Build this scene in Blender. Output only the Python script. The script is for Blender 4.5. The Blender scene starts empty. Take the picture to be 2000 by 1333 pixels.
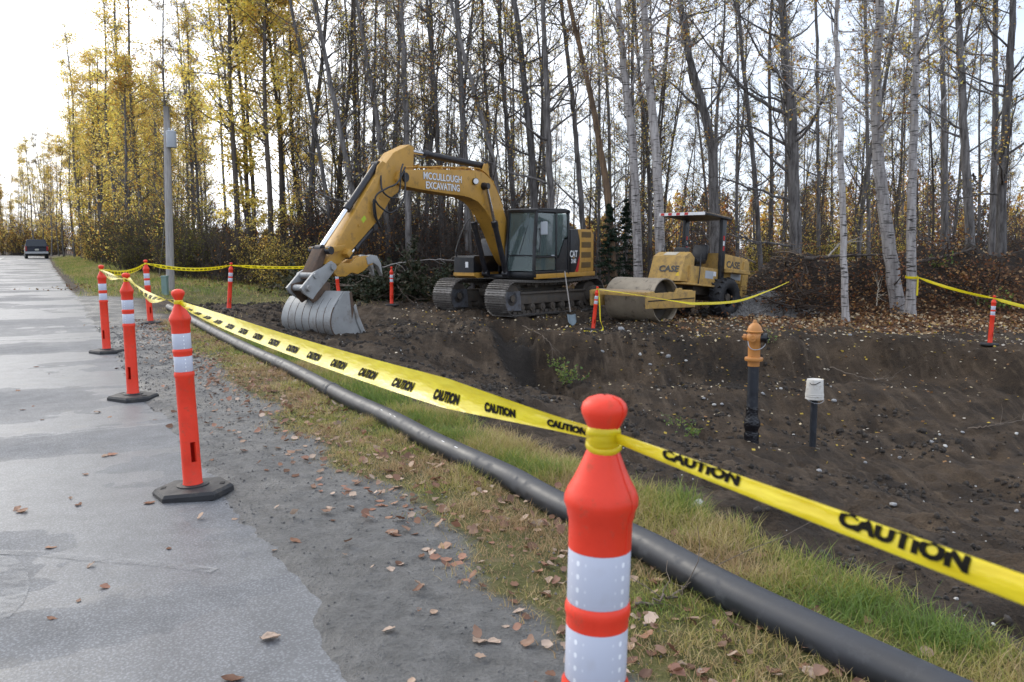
import bpy, bmesh, math, random
import numpy as np
from mathutils import Vector, Matrix

# ------------------------------------------------------------------ camera, sky, sun, exposure
sc = bpy.context.scene
COL = sc.collection
FPX, CAMH = 1640.0, 1.355            # focal length in 2000-px units, eye height
PITCH = math.atan(183.0 / FPX)
cd = bpy.data.cameras.new('camera'); cam = bpy.data.objects.new('camera', cd); COL.objects.link(cam)
cd.sensor_width = 22.3; cd.lens = 22.3 * FPX / 2000.0
cd.clip_start = 0.05; cd.clip_end = 3000
cd.dof.use_dof = True; cd.dof.focus_distance = 6.5; cd.dof.aperture_fstop = 5.0
cam.location = (0, 0, CAMH); cam.rotation_euler = (math.pi / 2 - PITCH, 0, 0)
sc.camera = cam

SUN_AZ, SUN_EL = math.radians(-46), math.radians(30)     # azimuth from +Y, negative = to the left
w = bpy.data.worlds.new('World'); sc.world = w; w.use_nodes = True
nt = w.node_tree; nt.nodes.clear()
out = nt.nodes.new('ShaderNodeOutputWorld'); bg = nt.nodes.new('ShaderNodeBackground')
bg.inputs['Strength'].default_value = 0.1
sky = nt.nodes.new('ShaderNodeTexSky'); sky.sky_type = 'NISHITA'; sky.sun_disc = False
sky.sun_elevation = SUN_EL; sky.sun_rotation = SUN_AZ
tc = nt.nodes.new('ShaderNodeTexCoord')
# thin overcast: cloud sheet over the blue, brighter round the veiled sun
mp = nt.nodes.new('ShaderNodeMapping'); mp.inputs['Scale'].default_value = (1.0, 1.0, 3.2)
nz = nt.nodes.new('ShaderNodeTexNoise'); nz.inputs['Scale'].default_value = 2.6; nz.inputs['Detail'].default_value = 7; nz.inputs['Roughness'].default_value = 0.58
rp = nt.nodes.new('ShaderNodeValToRGB'); rp.color_ramp.elements[0].position = 0.36; rp.color_ramp.elements[0].color = (0.55,)*3 + (1,)
rp.color_ramp.elements[1].position = 0.60; rp.color_ramp.elements[1].color = (1, 1, 1, 1)
dotn = nt.nodes.new('ShaderNodeVectorMath'); dotn.operation = 'DOT_PRODUCT'
sd = Vector((math.sin(SUN_AZ) * math.cos(SUN_EL), math.cos(SUN_AZ) * math.cos(SUN_EL), math.sin(SUN_EL)))
dotn.inputs[1].default_value = sd
gl = nt.nodes.new('ShaderNodeMapRange'); gl.interpolation_type = 'SMOOTHSTEP'
gl.inputs['From Min'].default_value = 0.40; gl.inputs['From Max'].default_value = 1.0
gl.inputs['To Min'].default_value = 0.0; gl.inputs['To Max'].default_value = 1.0
cc = nt.nodes.new('ShaderNodeMix'); cc.data_type = 'RGBA'
cc.inputs['A'].default_value = (7.0, 7.7, 9.1, 1); cc.inputs['B'].default_value = (15.6, 15.6, 15.8, 1)
mx = nt.nodes.new('ShaderNodeMix'); mx.data_type = 'RGBA'
nt.links.new(tc.outputs['Generated'], mp.inputs['Vector']); nt.links.new(mp.outputs['Vector'], nz.inputs['Vector'])
nt.links.new(nz.outputs['Fac'], rp.inputs['Fac']); nt.links.new(tc.outputs['Generated'], dotn.inputs[0])
nt.links.new(dotn.outputs['Value'], gl.inputs['Value']); nt.links.new(gl.outputs['Result'], cc.inputs['Factor'])
nt.links.new(rp.outputs['Color'], mx.inputs['Factor']); nt.links.new(sky.outputs['Color'], mx.inputs['A']); nt.links.new(cc.outputs['Result'], mx.inputs['B'])
nt.links.new(mx.outputs['Result'], bg.inputs['Color']); nt.links.new(bg.outputs['Background'], out.inputs['Surface'])
sl = bpy.data.lights.new('sun', 'SUN'); sl.energy = 0.6; sl.angle = math.radians(20); sl.color = (1.0, 0.93, 0.82)
so = bpy.data.objects.new('sun', sl); COL.objects.link(so); so.rotation_euler = sd.to_track_quat('Z', 'Y').to_euler()
sc.view_settings.view_transform = 'Standard'; sc.view_settings.look = 'None'
sc.view_settings.exposure = 0.78; sc.view_settings.gamma = 1.0
try: sc.view_settings.use_curve_mapping = False
except Exception: pass
sc.cycles.max_bounces = 6; sc.cycles.transparent_max_bounces = 8

rng = np.random.default_rng(7); random.seed(7)

# ------------------------------------------------------------------ helpers
def ray(px, py):
    c, s = math.cos(PITCH), math.sin(PITCH)
    a = (px - 1000) / FPX; b = (666 - py) / FPX
    return np.array([a, c + b * s, -s + b * c])
def PD(px, py, Y):                       # point seen at a pixel, Y metres ahead
    r = ray(px, py); return np.array([0, 0, CAMH]) + r * (Y / r[1])
def PZ(px, py, z):                       # point seen at a pixel, at height z
    r = ray(px, py); return np.array([0, 0, CAMH]) + r * ((z - CAMH) / r[2])
def UV(x, y): return -.490 * x + .872 * y, .872 * x + .490 * y   # along / across the road
def XY(u, v): return -.490 * u + .872 * v, .872 * u + .490 * v

def vnoise(x, y, seed=0):
    xi = np.floor(x).astype(np.int64); yi = np.floor(y).astype(np.int64); fx = x - xi; fy = y - yi
    fx = fx * fx * (3 - 2 * fx); fy = fy * fy * (3 - 2 * fy)
    def h(a, b):
        n = (a * 374761393 + b * 668265263 + seed * 974711) & 0xffffffff
        n = ((n ^ (n >> 13)) * 1274126177) & 0xffffffff
        n = ((n ^ (n >> 16)) * 2246822519) & 0xffffffff
        return ((n ^ (n >> 15)) & 0xffff) / 65535.0
    return (h(xi, yi) * (1 - fx) + h(xi + 1, yi) * fx) * (1 - fy) + (h(xi, yi + 1) * (1 - fx) + h(xi + 1, yi + 1) * fx) * fy
def fbm(x, y, scale, oct=4, seed=0, gain=.5):
    x = np.asarray(x, float) / scale; y = np.asarray(y, float) / scale
    s = 0; a = 1; t = 0
    for i in range(oct):
        s = s + a * (vnoise(x, y, seed + i * 17) - .5); t += a; a *= gain; x = x * 2.03 + 5.1; y = y * 2.03 + 9.7
    return s / t * 2
def sstep(a, b, x):
    t = np.clip((x - a) / (b - a), 0, 1); return t * t * (3 - 2 * t)

def tag(o, label=None, cat=None, group=None, kind=None):
    if label: o['label'] = label
    if cat: o['category'] = cat
    if group: o['group'] = group
    if kind: o['kind'] = kind
    return o
def empty(name, loc, rz=0):
    o = bpy.data.objects.new(name, None); COL.objects.link(o); o.location = loc; o.rotation_euler = (0, 0, rz)
    o.empty_display_size = .2
    return o
def link(name, me, parent=None):
    o = bpy.data.objects.new(name, me); COL.objects.link(o); o.parent = parent
    return o
def obj(name, bm, m, parent=None, smooth=False, auto=None):
    me = bpy.data.meshes.new(name); bm.normal_update(); bm.to_mesh(me); bm.free()
    for x in (m if isinstance(m, (list, tuple)) else [m]): me.materials.append(x)
    if smooth or auto: me.polygons.foreach_set('use_smooth', [True] * len(me.polygons))
    if auto:
        try: me.set_sharp_from_angle(angle=math.radians(auto))
        except Exception: pass
    return link(name, me, parent)
def mesh_q(name, V, Q, m, smooth=False, col=None):           # all-quad mesh from arrays
    V = np.asarray(V, np.float32).reshape(-1, 3); Q = np.asarray(Q, np.int32).reshape(-1, 4)
    me = bpy.data.meshes.new(name)
    me.vertices.add(len(V)); me.vertices.foreach_set('co', V.ravel())
    me.loops.add(Q.size); me.loops.foreach_set('vertex_index', Q.ravel())
    me.polygons.add(len(Q)); me.polygons.foreach_set('loop_start', np.arange(0, Q.size, 4, dtype=np.int32))
    me.polygons.foreach_set('loop_total', np.full(len(Q), 4, np.int32))
    if smooth: me.polygons.foreach_set('use_smooth', np.ones(len(Q), bool))
    me.update(calc_edges=True)
    if col is not None:
        a = me.attributes.new('tint', 'FLOAT_COLOR', 'POINT')
        c = np.ones((len(V), 4), np.float32); c[:, :3] = col; a.data.foreach_set('color', c.ravel())
    if m: me.materials.append(m)
    return me
def tubes(P, R, sides):                                      # P (m,n,3), R (m,n)
    P = np.asarray(P, float); R = np.asarray(R, float); m, n, _ = P.shape
    T = np.gradient(P, axis=1); T /= np.linalg.norm(T, axis=2, keepdims=True) + 1e-9
    mean = T.mean(1); ref = np.where((np.abs(mean[:, 2:3]) > .7), np.array([[1., 0, 0]]), np.array([[0, 0, 1.]]))
    A = np.cross(T, ref[:, None, :]); A /= np.linalg.norm(A, axis=2, keepdims=True) + 1e-9
    B = np.cross(T, A)
    an = np.arange(sides) * 2 * math.pi / sides
    V = P[:, :, None, :] + R[:, :, None, None] * (A[:, :, None, :] * np.cos(an)[None, None, :, None] + B[:, :, None, :] * np.sin(an)[None, None, :, None])
    i = np.arange(m * n * sides).reshape(m, n, sides); j = np.roll(i, -1, axis=2)
    Q = np.stack([i[:, :-1], j[:, :-1], j[:, 1:], i[:, 1:]], -1).reshape(-1, 4)
    return V.reshape(-1, 3), Q
def merge(lst):
    V = []; Q = []; o = 0
    for v, q in lst:
        V.append(v); Q.append(q + o); o += len(v)
    return np.concatenate(V), np.concatenate(Q)

# bmesh shapes
def bx(bm, c, s, rot=None, bev=0.0):
    M = Matrix.Translation(c) @ (rot if rot else Matrix()) @ Matrix.Diagonal((s[0], s[1], s[2], 1))
    r = bmesh.ops.create_cube(bm, size=1, matrix=M)
    if bev:
        es = list({e for v in r['verts'] for e in v.link_edges})
        bmesh.ops.bevel(bm, geom=es, offset=bev, segments=2, affect='EDGES', profile=.6)
def prism(bm, prof, y0, y1, bev=0.0, axis='Y'):
    f = (lambda a, b, t: (a, t, b)) if axis == 'Y' else ((lambda a, b, t: (t, a, b)) if axis == 'X' else (lambda a, b, t: (a, b, t)))
    a = [bm.verts.new(f(p[0], p[1], y0)) for p in prof]; b = [bm.verts.new(f(p[0], p[1], y1)) for p in prof]
    n = len(prof); fs = [bm.faces.new(a), bm.faces.new(b[::-1])]
    for i in range(n): fs.append(bm.faces.new((a[i], b[i], b[(i + 1) % n], a[(i + 1) % n])))
    bmesh.ops.recalc_face_normals(bm, faces=fs)
    if bev:
        es = list({e for g in fs[:2] for e in g.edges})
        bmesh.ops.bevel(bm, geom=es, offset=bev, segments=2, affect='EDGES', profile=.6)
def cyl(bm, p0, p1, r0, r1=None, seg=20):
    p0, p1 = Vector(p0), Vector(p1); d = p1 - p0
    M = Matrix.Translation((p0 + p1) / 2) @ d.to_track_quat('Z', 'Y').to_matrix().to_4x4()
    bmesh.ops.create_cone(bm, cap_ends=True, segments=seg, radius1=r0, radius2=r0 if r1 is None else r1, depth=d.length, matrix=M)
def lathe(bm, prof, seg=32, M=None, close=True):
    M = M or Matrix(); rings = []
    for r, z in prof:
        rings.append([bm.verts.new(M @ Vector((r * math.cos(2 * math.pi * k / seg), r * math.sin(2 * math.pi * k / seg), z))) for k in range(seg)])
    for a, b in zip(rings, rings[1:]):
        for k in range(seg): bm.faces.new((a[k], a[(k + 1) % seg], b[(k + 1) % seg], b[k]))
    if close: bm.faces.new(rings[0][::-1]); bm.faces.new(rings[-1])
    return rings
def tube_bm(bm, pts, r, seg=8):
    pts = np.array([list(p) for p in pts], float)
    if len(pts) > 2:                                        # smooth the path
        t = np.linspace(0, len(pts) - 1, (len(pts) - 1) * 5 + 1); q = []
        for x in t:
            i = min(int(x), len(pts) - 2); f = x - i
            p0, p1, p2, p3 = pts[max(i - 1, 0)], pts[i], pts[i + 1], pts[min(i + 2, len(pts) - 1)]
            q.append(.5 * (2 * p1 + (p2 - p0) * f + (2 * p0 - 5 * p1 + 4 * p2 - p3) * f * f + (3 * p1 - p0 - 3 * p2 + p3) * f ** 3))
        pts = np.array(q)
    V, Q = tubes(pts[None], np.full((1, len(pts)), r), seg)
    vs = [bm.verts.new(v) for v in V]
    for f in Q: bm.faces.new([vs[i] for i in f])
    bm.faces.new(vs[:seg]); bm.faces.new(vs[-seg:][::-1])
NB = bmesh.new

def text_mesh(s, size, bold=.0, ext=0.0):
    cu = bpy.data.curves.new('t', 'FONT'); cu.body = s; cu.size = size; cu.offset = bold; cu.extrude = ext
    cu.align_x = 'CENTER'; cu.align_y = 'CENTER'; cu.resolution_u = 3
    o = bpy.data.objects.new('t', cu); COL.objects.link(o)
    dg = bpy.context.evaluated_depsgraph_get(); me = bpy.data.meshes.new_from_object(o.evaluated_get(dg))
    bpy.data.objects.remove(o); bpy.data.curves.remove(cu)
    return me
def lettering(name, s, size, M, m, parent, bold=0.0, sx=1.0):
    me = text_mesh(s, size, bold, .002); me.transform(M @ Matrix.Diagonal((sx, 1, 1, 1))); me.materials.clear(); me.materials.append(m); me.name = name
    return link(name, me, parent)

# ------------------------------------------------------------------ materials
def base_mat(name):
    m = bpy.data.materials.new(name); m.use_nodes = True
    return m, m.node_tree, m.node_tree.nodes['Principled BSDF']
def N(nt, t, **kw):
    n = nt.nodes.new(t)
    for k, v in kw.items():
        if k in n.inputs: n.inputs[k].default_value = v
        else: setattr(n, k, v)
    return n
def ramp(nt, src, stops):
    r = nt.nodes.new('ShaderNodeValToRGB'); e = r.color_ramp.elements
    while len(e) < len(stops): e.new(.5)
    for i, (p, c) in enumerate(stops):
        e[i].position = p; e[i].color = (c, c, c, 1) if not hasattr(c, '__len__') else (*c[:3], 1)
    nt.links.new(src, r.inputs['Fac']); return r
def mixc(nt, f, a, b):
    n = nt.nodes.new('ShaderNodeMix'); n.data_type = 'RGBA'
    for key, v in (('Factor', f), ('A', a), ('B', b)):
        if hasattr(v, 'is_linked') or hasattr(v, 'links'): nt.links.new(v, n.inputs[key])
        else: n.inputs[key].default_value = v if key == 'Factor' else (*v[:3], 1)
    return n.outputs['Result']
def mat(name, col, rough=.6, metal=0.0, var=.15, scale=6.0, bump=0.0, bscale=60.0, dirt=None, spec=.5, stretch=(1, 1, 1), sub=None):
    m, nt, b = base_mat(name)
    tc = N(nt, 'ShaderNodeTexCoord'); mp = N(nt, 'ShaderNodeMapping', Scale=stretch); nt.links.new(tc.outputs['Object'], mp.inputs['Vector'])
    nz = N(nt, 'ShaderNodeTexNoise', Scale=scale, Detail=5.0, Roughness=.6); nt.links.new(mp.outputs['Vector'], nz.inputs['Vector'])
    lo = tuple(max(0, c * (1 - var)) for c in col); hi = tuple(min(1, c * (1 + var)) for c in col)
    c = ramp(nt, nz.outputs['Fac'], [(.32, lo), (.68, hi)]).outputs['Color']
    rv = ramp(nt, nz.outputs['Fac'], [(.3, max(.02, rough * .8)), (.7, min(1, rough * 1.2))]).outputs['Color']
    if dirt:
        amt, dc, ds = dirt
        n2 = N(nt, 'ShaderNodeTexNoise', Scale=ds, Detail=8.0, Roughness=.72); nt.links.new(mp.outputs['Vector'], n2.inputs['Vector'])
        f = ramp(nt, n2.outputs['Fac'], [(.62 - amt * .3, 0.0), (.74 - amt * .12, 1.0)]).outputs['Color']
        c = mixc(nt, f, c, dc); rv = mixc(nt, f, rv, (.9, .9, .9))
    nt.links.new(c, b.inputs['Base Color']); nt.links.new(rv, b.inputs['Roughness'])
    b.inputs['Metallic'].default_value = metal; b.inputs['Specular IOR Level'].default_value = spec
    if bump:
        n3 = N(nt, 'ShaderNodeTexNoise', Scale=bscale, Detail=4.0); nt.links.new(mp.outputs['Vector'], n3.inputs['Vector'])
        bp = N(nt, 'ShaderNodeBump', Strength=bump, Distance=.02); nt.links.new(n3.outputs['Fac'], bp.inputs['Height']); nt.links.new(bp.outputs['Normal'], b.inputs['Normal'])
    return m
MUDC = (.10, .075, .05)
cat_yellow = mat('machine_yellow', (.50, .27, .045), .42, var=.10, scale=3, dirt=(.25, (.26, .16, .06), 5), bump=.05, bscale=30)
case_yellow = mat('roller_yellow', (.50, .31, .085), .58, var=.14, scale=4, dirt=(.45, (.27, .18, .09), 6), bump=.05, bscale=30)
black_paint = mat('black_paint', (.012, .013, .016), .35, var=.3, scale=5, dirt=(.3, (.05, .045, .04), 7))
black_rubber = mat('black_rubber', (.022, .022, .024), .6, var=.3, scale=14, dirt=(.2, (.10, .09, .075), 9), bump=.12, bscale=90)
hose_rubber = mat('hose_rubber', (.02, .02, .022), .45, var=.2)
cyl_black = mat('cylinder_black', (.018, .018, .022), .35, var=.3, dirt=(.25, (.08, .06, .045), 9))
chrome = mat('chrome_rod', (.75, .76, .78), .14, 1.0, var=.05)
track_steel = mat('track_steel', (.17, .16, .15), .40, .55, var=.35, scale=12, dirt=(.38, (.07, .055, .04), 8), bump=.15, bscale=50)
muddy_steel = mat('muddy_steel', (.075, .065, .055), .7, 0, var=.35, scale=5, dirt=(.6, (.11, .085, .06), 6), bump=.25, bscale=35)
bucket_steel = mat('bucket_steel', (.33, .335, .33), .48, .2, var=.16, scale=2.2, dirt=(.34, (.19, .15, .115), 2.0), bump=.1, bscale=40)
rust_dark = mat('bucket_rust', (.10, .065, .045), .75, .1, var=.4, scale=10, dirt=(.4, (.16, .10, .06), 7), bump=.2)
drum_steel = mat('drum_steel', (.34, .285, .21), .5, .2, var=.16, scale=3, dirt=(.3, (.10, .08, .06), 4), bump=.06)
white_paint = mat('white_paint', (.75, .75, .75), .5, var=.06)
red_paint = mat('red_paint', (.5, .02, .015), .45, var=.1)
louvre_mat = mat('louvre_dark', (.14, .085, .025), .6, var=.2)
seat_vinyl = mat('seat_vinyl', (.018, .018, .02), .4, var=.2, scale=10)
orange_plastic = mat('orange_plastic', (.84, .048, .018), .45, var=.10, scale=7, dirt=(.24, (.52, .085, .045), 26), spec=.42, bump=.05, bscale=40)
root_brown = mat('root_brown', (.050, .034, .024), .9, var=.5, scale=5)
pipe_black = mat('poly_pipe', (.021, .024, .031), .46, var=.25, scale=5, dirt=(.30, (.075, .078, .085), 9), bump=.03, bscale=20)
pole_wood = mat('weathered_pole', (.33, .31, .29), .8, var=.25, scale=6, stretch=(6, 6, .5), bump=.3, bscale=14)
trans_grey = mat('transformer_grey', (.42, .45, .48), .45, var=.05)
hydrant_orange = mat('hydrant_orange', (.55, .235, .06), .45, var=.08, scale=5, dirt=(.12, (.30, .13, .04), 11), bump=.08)
plastic_wrap = mat('plastic_wrap', (.010, .010, .013), .16, var=.3, scale=20, bump=.9, bscale=26)
bucket_white = mat('bucket_white', (.66, .63, .57), .5, var=.06, dirt=(.22, (.36, .29, .21), 9))
stone_mat = mat('stone', (.30, .30, .30), .75, var=.4, scale=5, dirt=(.3, (.11, .09, .07), 6), bump=.2)
wood_twig = mat('dead_wood', (.16, .125, .095), .85, var=.4, scale=6, bump=.3)
shovel_wood = mat('shovel_handle', (.30, .27, .24), .7, var=.15)
gravel_mat = mat('gravel', (.17, .16, .15), .85, var=.45, scale=25, bump=.5, bscale=40)
suv_paint = mat('dark_blue_paint', (.012, .017, .032), .22, var=.1)
suv_trim = mat('silver_trim', (.42, .43, .45), .35, .5, var=.1)
pedestal_green = mat('pedestal_green', (.18, .27, .24), .6, var=.1)
tail_red = mat('tail_lamp', (.28, .015, .015), .2, var=.1)

def reflective():
    m, nt, b = base_mat('reflective_sheeting')
    tc = N(nt, 'ShaderNodeTexCoord'); sx = N(nt, 'ShaderNodeSeparateXYZ'); nt.links.new(tc.outputs['Object'], sx.inputs['Vector'])
    def mth(op, a, bv=None):
        n = N(nt, 'ShaderNodeMath', operation=op)
        for k, v in enumerate((a, bv)):
            if v is None: continue
            if hasattr(v, 'links'): nt.links.new(v, n.inputs[k])
            else: n.inputs[k].default_value = v
        return n.outputs[0]
    ang = mth('ARCTAN2', sx.outputs['Y'], sx.outputs['X'])
    ca = mth('SINE', mth('MULTIPLY', ang, 20.0)); cz = mth('SINE', mth('MULTIPLY', sx.outputs['Z'], 300.0)); cell = mth('MULTIPLY', mth('MAXIMUM', ca, 0.0), mth('MAXIMUM', cz, 0.0))
    big = mth('MAXIMUM', mth('SINE', mth('MULTIPLY', ang, 4.0)), 0.0); cell = mth('MULTIPLY', cell, big)
    nz = N(nt, 'ShaderNodeTexNoise', Scale=22.0, Detail=5.0); nt.links.new(tc.outputs['Object'], nz.inputs['Vector'])
    a = mixc(nt, ramp(nt, cell, [(.22, 0.0), (.45, 1.0)]).outputs['Color'], (.56, .585, .68), (.88, .90, .95))
    f = ramp(nt, nz.outputs['Fac'], [(.58, 0.0), (.78, .30)]).outputs['Color']
    nt.links.new(mixc(nt, f, a, (.42, .40, .40)), b.inputs['Base Color']); b.inputs['Roughness'].default_value = .35
    return m
reflect_mat = reflective()

def glass_mat():
    m, nt, b = base_mat('cab_glass')
    b.inputs['Base Color'].default_value = (.26, .34, .33, 1); b.inputs['Roughness'].default_value = .02
    b.inputs['Transmission Weight'].default_value = .72; b.inputs['IOR'].default_value = 1.45
    return m
glass = glass_mat()
def dark_glass():
    m, nt, b = base_mat('tinted_glass'); b.inputs['Base Color'].default_value = (.015, .022, .03, 1); b.inputs['Roughness'].default_value = .05
    return m
tint_glass = dark_glass()

def leaf_material(name, trans=.5, rough=.6, hue=.0):
    m = bpy.data.materials.new(name); m.use_nodes = True; nt = m.node_tree; nt.nodes.clear()
    o = N(nt, 'ShaderNodeOutputMaterial'); at = N(nt, 'ShaderNodeAttribute', attribute_name='tint')
    oi = N(nt, 'ShaderNodeObjectInfo'); hs = N(nt, 'ShaderNodeHueSaturation')
    r1 = N(nt, 'ShaderNodeMapRange'); r1.inputs['To Min'].default_value = .5 - hue; r1.inputs['To Max'].default_value = .5 + hue
    r2 = N(nt, 'ShaderNodeMapRange'); r2.inputs['To Min'].default_value = .8; r2.inputs['To Max'].default_value = 1.15
    nt.links.new(oi.outputs['Random'], r1.inputs['Value']); nt.links.new(oi.outputs['Random'], r2.inputs['Value'])
    nt.links.new(r1.outputs['Result'], hs.inputs['Hue']); nt.links.new(r2.outputs['Result'], hs.inputs['Value']); nt.links.new(at.outputs['Color'], hs.inputs['Color'])
    d = N(nt, 'ShaderNodeBsdfDiffuse'); t = N(nt, 'ShaderNodeBsdfTranslucent'); g = N(nt, 'ShaderNodeBsdfGlossy', Roughness=.45); ms = N(nt, 'ShaderNodeMixShader', Fac=trans)
    fr = N(nt, 'ShaderNodeMixShader', Fac=.03)
    for s in (d, t): nt.links.new(hs.outputs['Color'], s.inputs['Color'])
    nt.links.new(d.outputs[0], ms.inputs[1]); nt.links.new(t.outputs[0], ms.inputs[2])
    nt.links.new(ms.outputs[0], fr.inputs[1]); nt.links.new(g.outputs[0], fr.inputs[2]); nt.links.new(fr.outputs[0], o.inputs['Surface'])
    return m
leaf_mat = leaf_material('autumn_leaf', .62, hue=.012)
fallen_mat = leaf_material('fallen_leaf', .15)
grass_mat = leaf_material('grass_blade', .4)
needle_mat = leaf_material('spruce_needle', .15)

def bark(name, base, dark, lent=0.0):
    m, nt, b = base_mat(name)
    tc = N(nt, 'ShaderNodeTexCoord'); mp = N(nt, 'ShaderNodeMapping', Scale=(5, 5, .8)); nt.links.new(tc.outputs['Object'], mp.inputs['Vector'])
    nz = N(nt, 'ShaderNodeTexNoise', Scale=2.2, Detail=7.0, Roughness=.65); nt.links.new(mp.outputs['Vector'], nz.inputs['Vector'])
    c = ramp(nt, nz.outputs['Fac'], [(.34, dark), (.62, base)]).outputs['Color']
    if lent:
        m2 = N(nt, 'ShaderNodeMapping', Scale=(2.2, 2.2, 16)); nt.links.new(tc.outputs['Object'], m2.inputs['Vector'])
        n2 = N(nt, 'ShaderNodeTexNoise', Scale=1.6, Detail=3.0); nt.links.new(m2.outputs['Vector'], n2.inputs['Vector'])
        f = ramp(nt, n2.outputs['Fac'], [(.60 - lent * .1, 0.0), (.66 - lent * .06, 1.0)]).outputs['Color']
        c = mixc(nt, f, c, (.045, .04, .036))
    oi = N(nt, 'ShaderNodeObjectInfo'); r2 = N(nt, 'ShaderNodeMapRange'); r2.inputs['To Min'].default_value = .75; r2.inputs['To Max'].default_value = 1.25
    nt.links.new(oi.outputs['Random'], r2.inputs['Value']); hs = N(nt, 'ShaderNodeHueSaturation'); nt.links.new(r2.outputs['Result'], hs.inputs['Value']); nt.links.new(c, hs.inputs['Color'])
    nt.links.new(hs.outputs['Color'], b.inputs['Base Color']); b.inputs['Roughness'].default_value = .85; b.inputs['Specular IOR Level'].default_value = .25
    bp = N(nt, 'ShaderNodeBump', Strength=.5, Distance=.03); nt.links.new(nz.outputs['Fac'], bp.inputs['Height']); nt.links.new(bp.outputs['Normal'], b.inputs['Normal'])
    return m
bark_grey = bark('grey_bark', (.215, .20, .19), (.052, .046, .042), 0)
bark_birch = bark('birch_bark', (.46, .43, .41), (.20, .18, .17), .22)
bark_dark = bark('dark_bark', (.115, .096, .082), (.04, .033, .028))
# ------------------------------------------------------------------ terrain
CTRL = np.array([(-3.9, 17.9, -.49), (.3, 24.7, -.49), (-1.6, 22.0, -.49), (3.56, 23.1, -.67), (5.7, 25.2, -.71), (2.1, 21.3, -.72), (11.0, 19.3, -.80), (8.0, 19.5, -.8),
                 (-6.67, 19.9, -.15), (-3.5, 24.5, -.36), (-10.4, 25.5, .0), (-5.5, 24.0, -.25), (8.5, 23.2, -.65), (11.5, 23.5, -.65), (-6.5, 30, -.25), (4, 32, -.3), (-14, 32, -.05), (18, 30, -.2), (30, 60, .2), (-30, 60, .3), (0, 60, 0), (-9.5, 15.5, 0.0)])
def level(x, y):
    s = 0; t = 0
    for cx, cy, cz in CTRL:
        wgt = 1.0 / (((x - cx) ** 2 + (y - cy) ** 2) ** 1.5 + .6); s = s + wgt * cz; t = t + wgt
    return s / t
def road_rise(u): return .31 * sstep(62, 92, u)
SC = [(-.6, 20.6), (-.1, 18.6), (.9, 16.2), (1.7, 15.0), (2.7, 14.2)]
def scarp(x, y):
    best = np.full(np.shape(x), 9.0); sg = np.ones(np.shape(x))
    for (ax, ay), (bx_, by) in zip(SC, SC[1:]):
        dx, dy = bx_ - ax, by - ay; L2 = dx * dx + dy * dy; t = np.clip(((x - ax) * dx + (y - ay) * dy) / L2, 0, 1); d = np.hypot(x - ax - t * dx, y - ay - t * dy); s_ = np.sign(-(dx * (y - ay) - dy * (x - ax))) * -1
        k = d < best; best = np.where(k, d, best); sg = np.where(k, s_, sg)
    return best * sg
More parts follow.
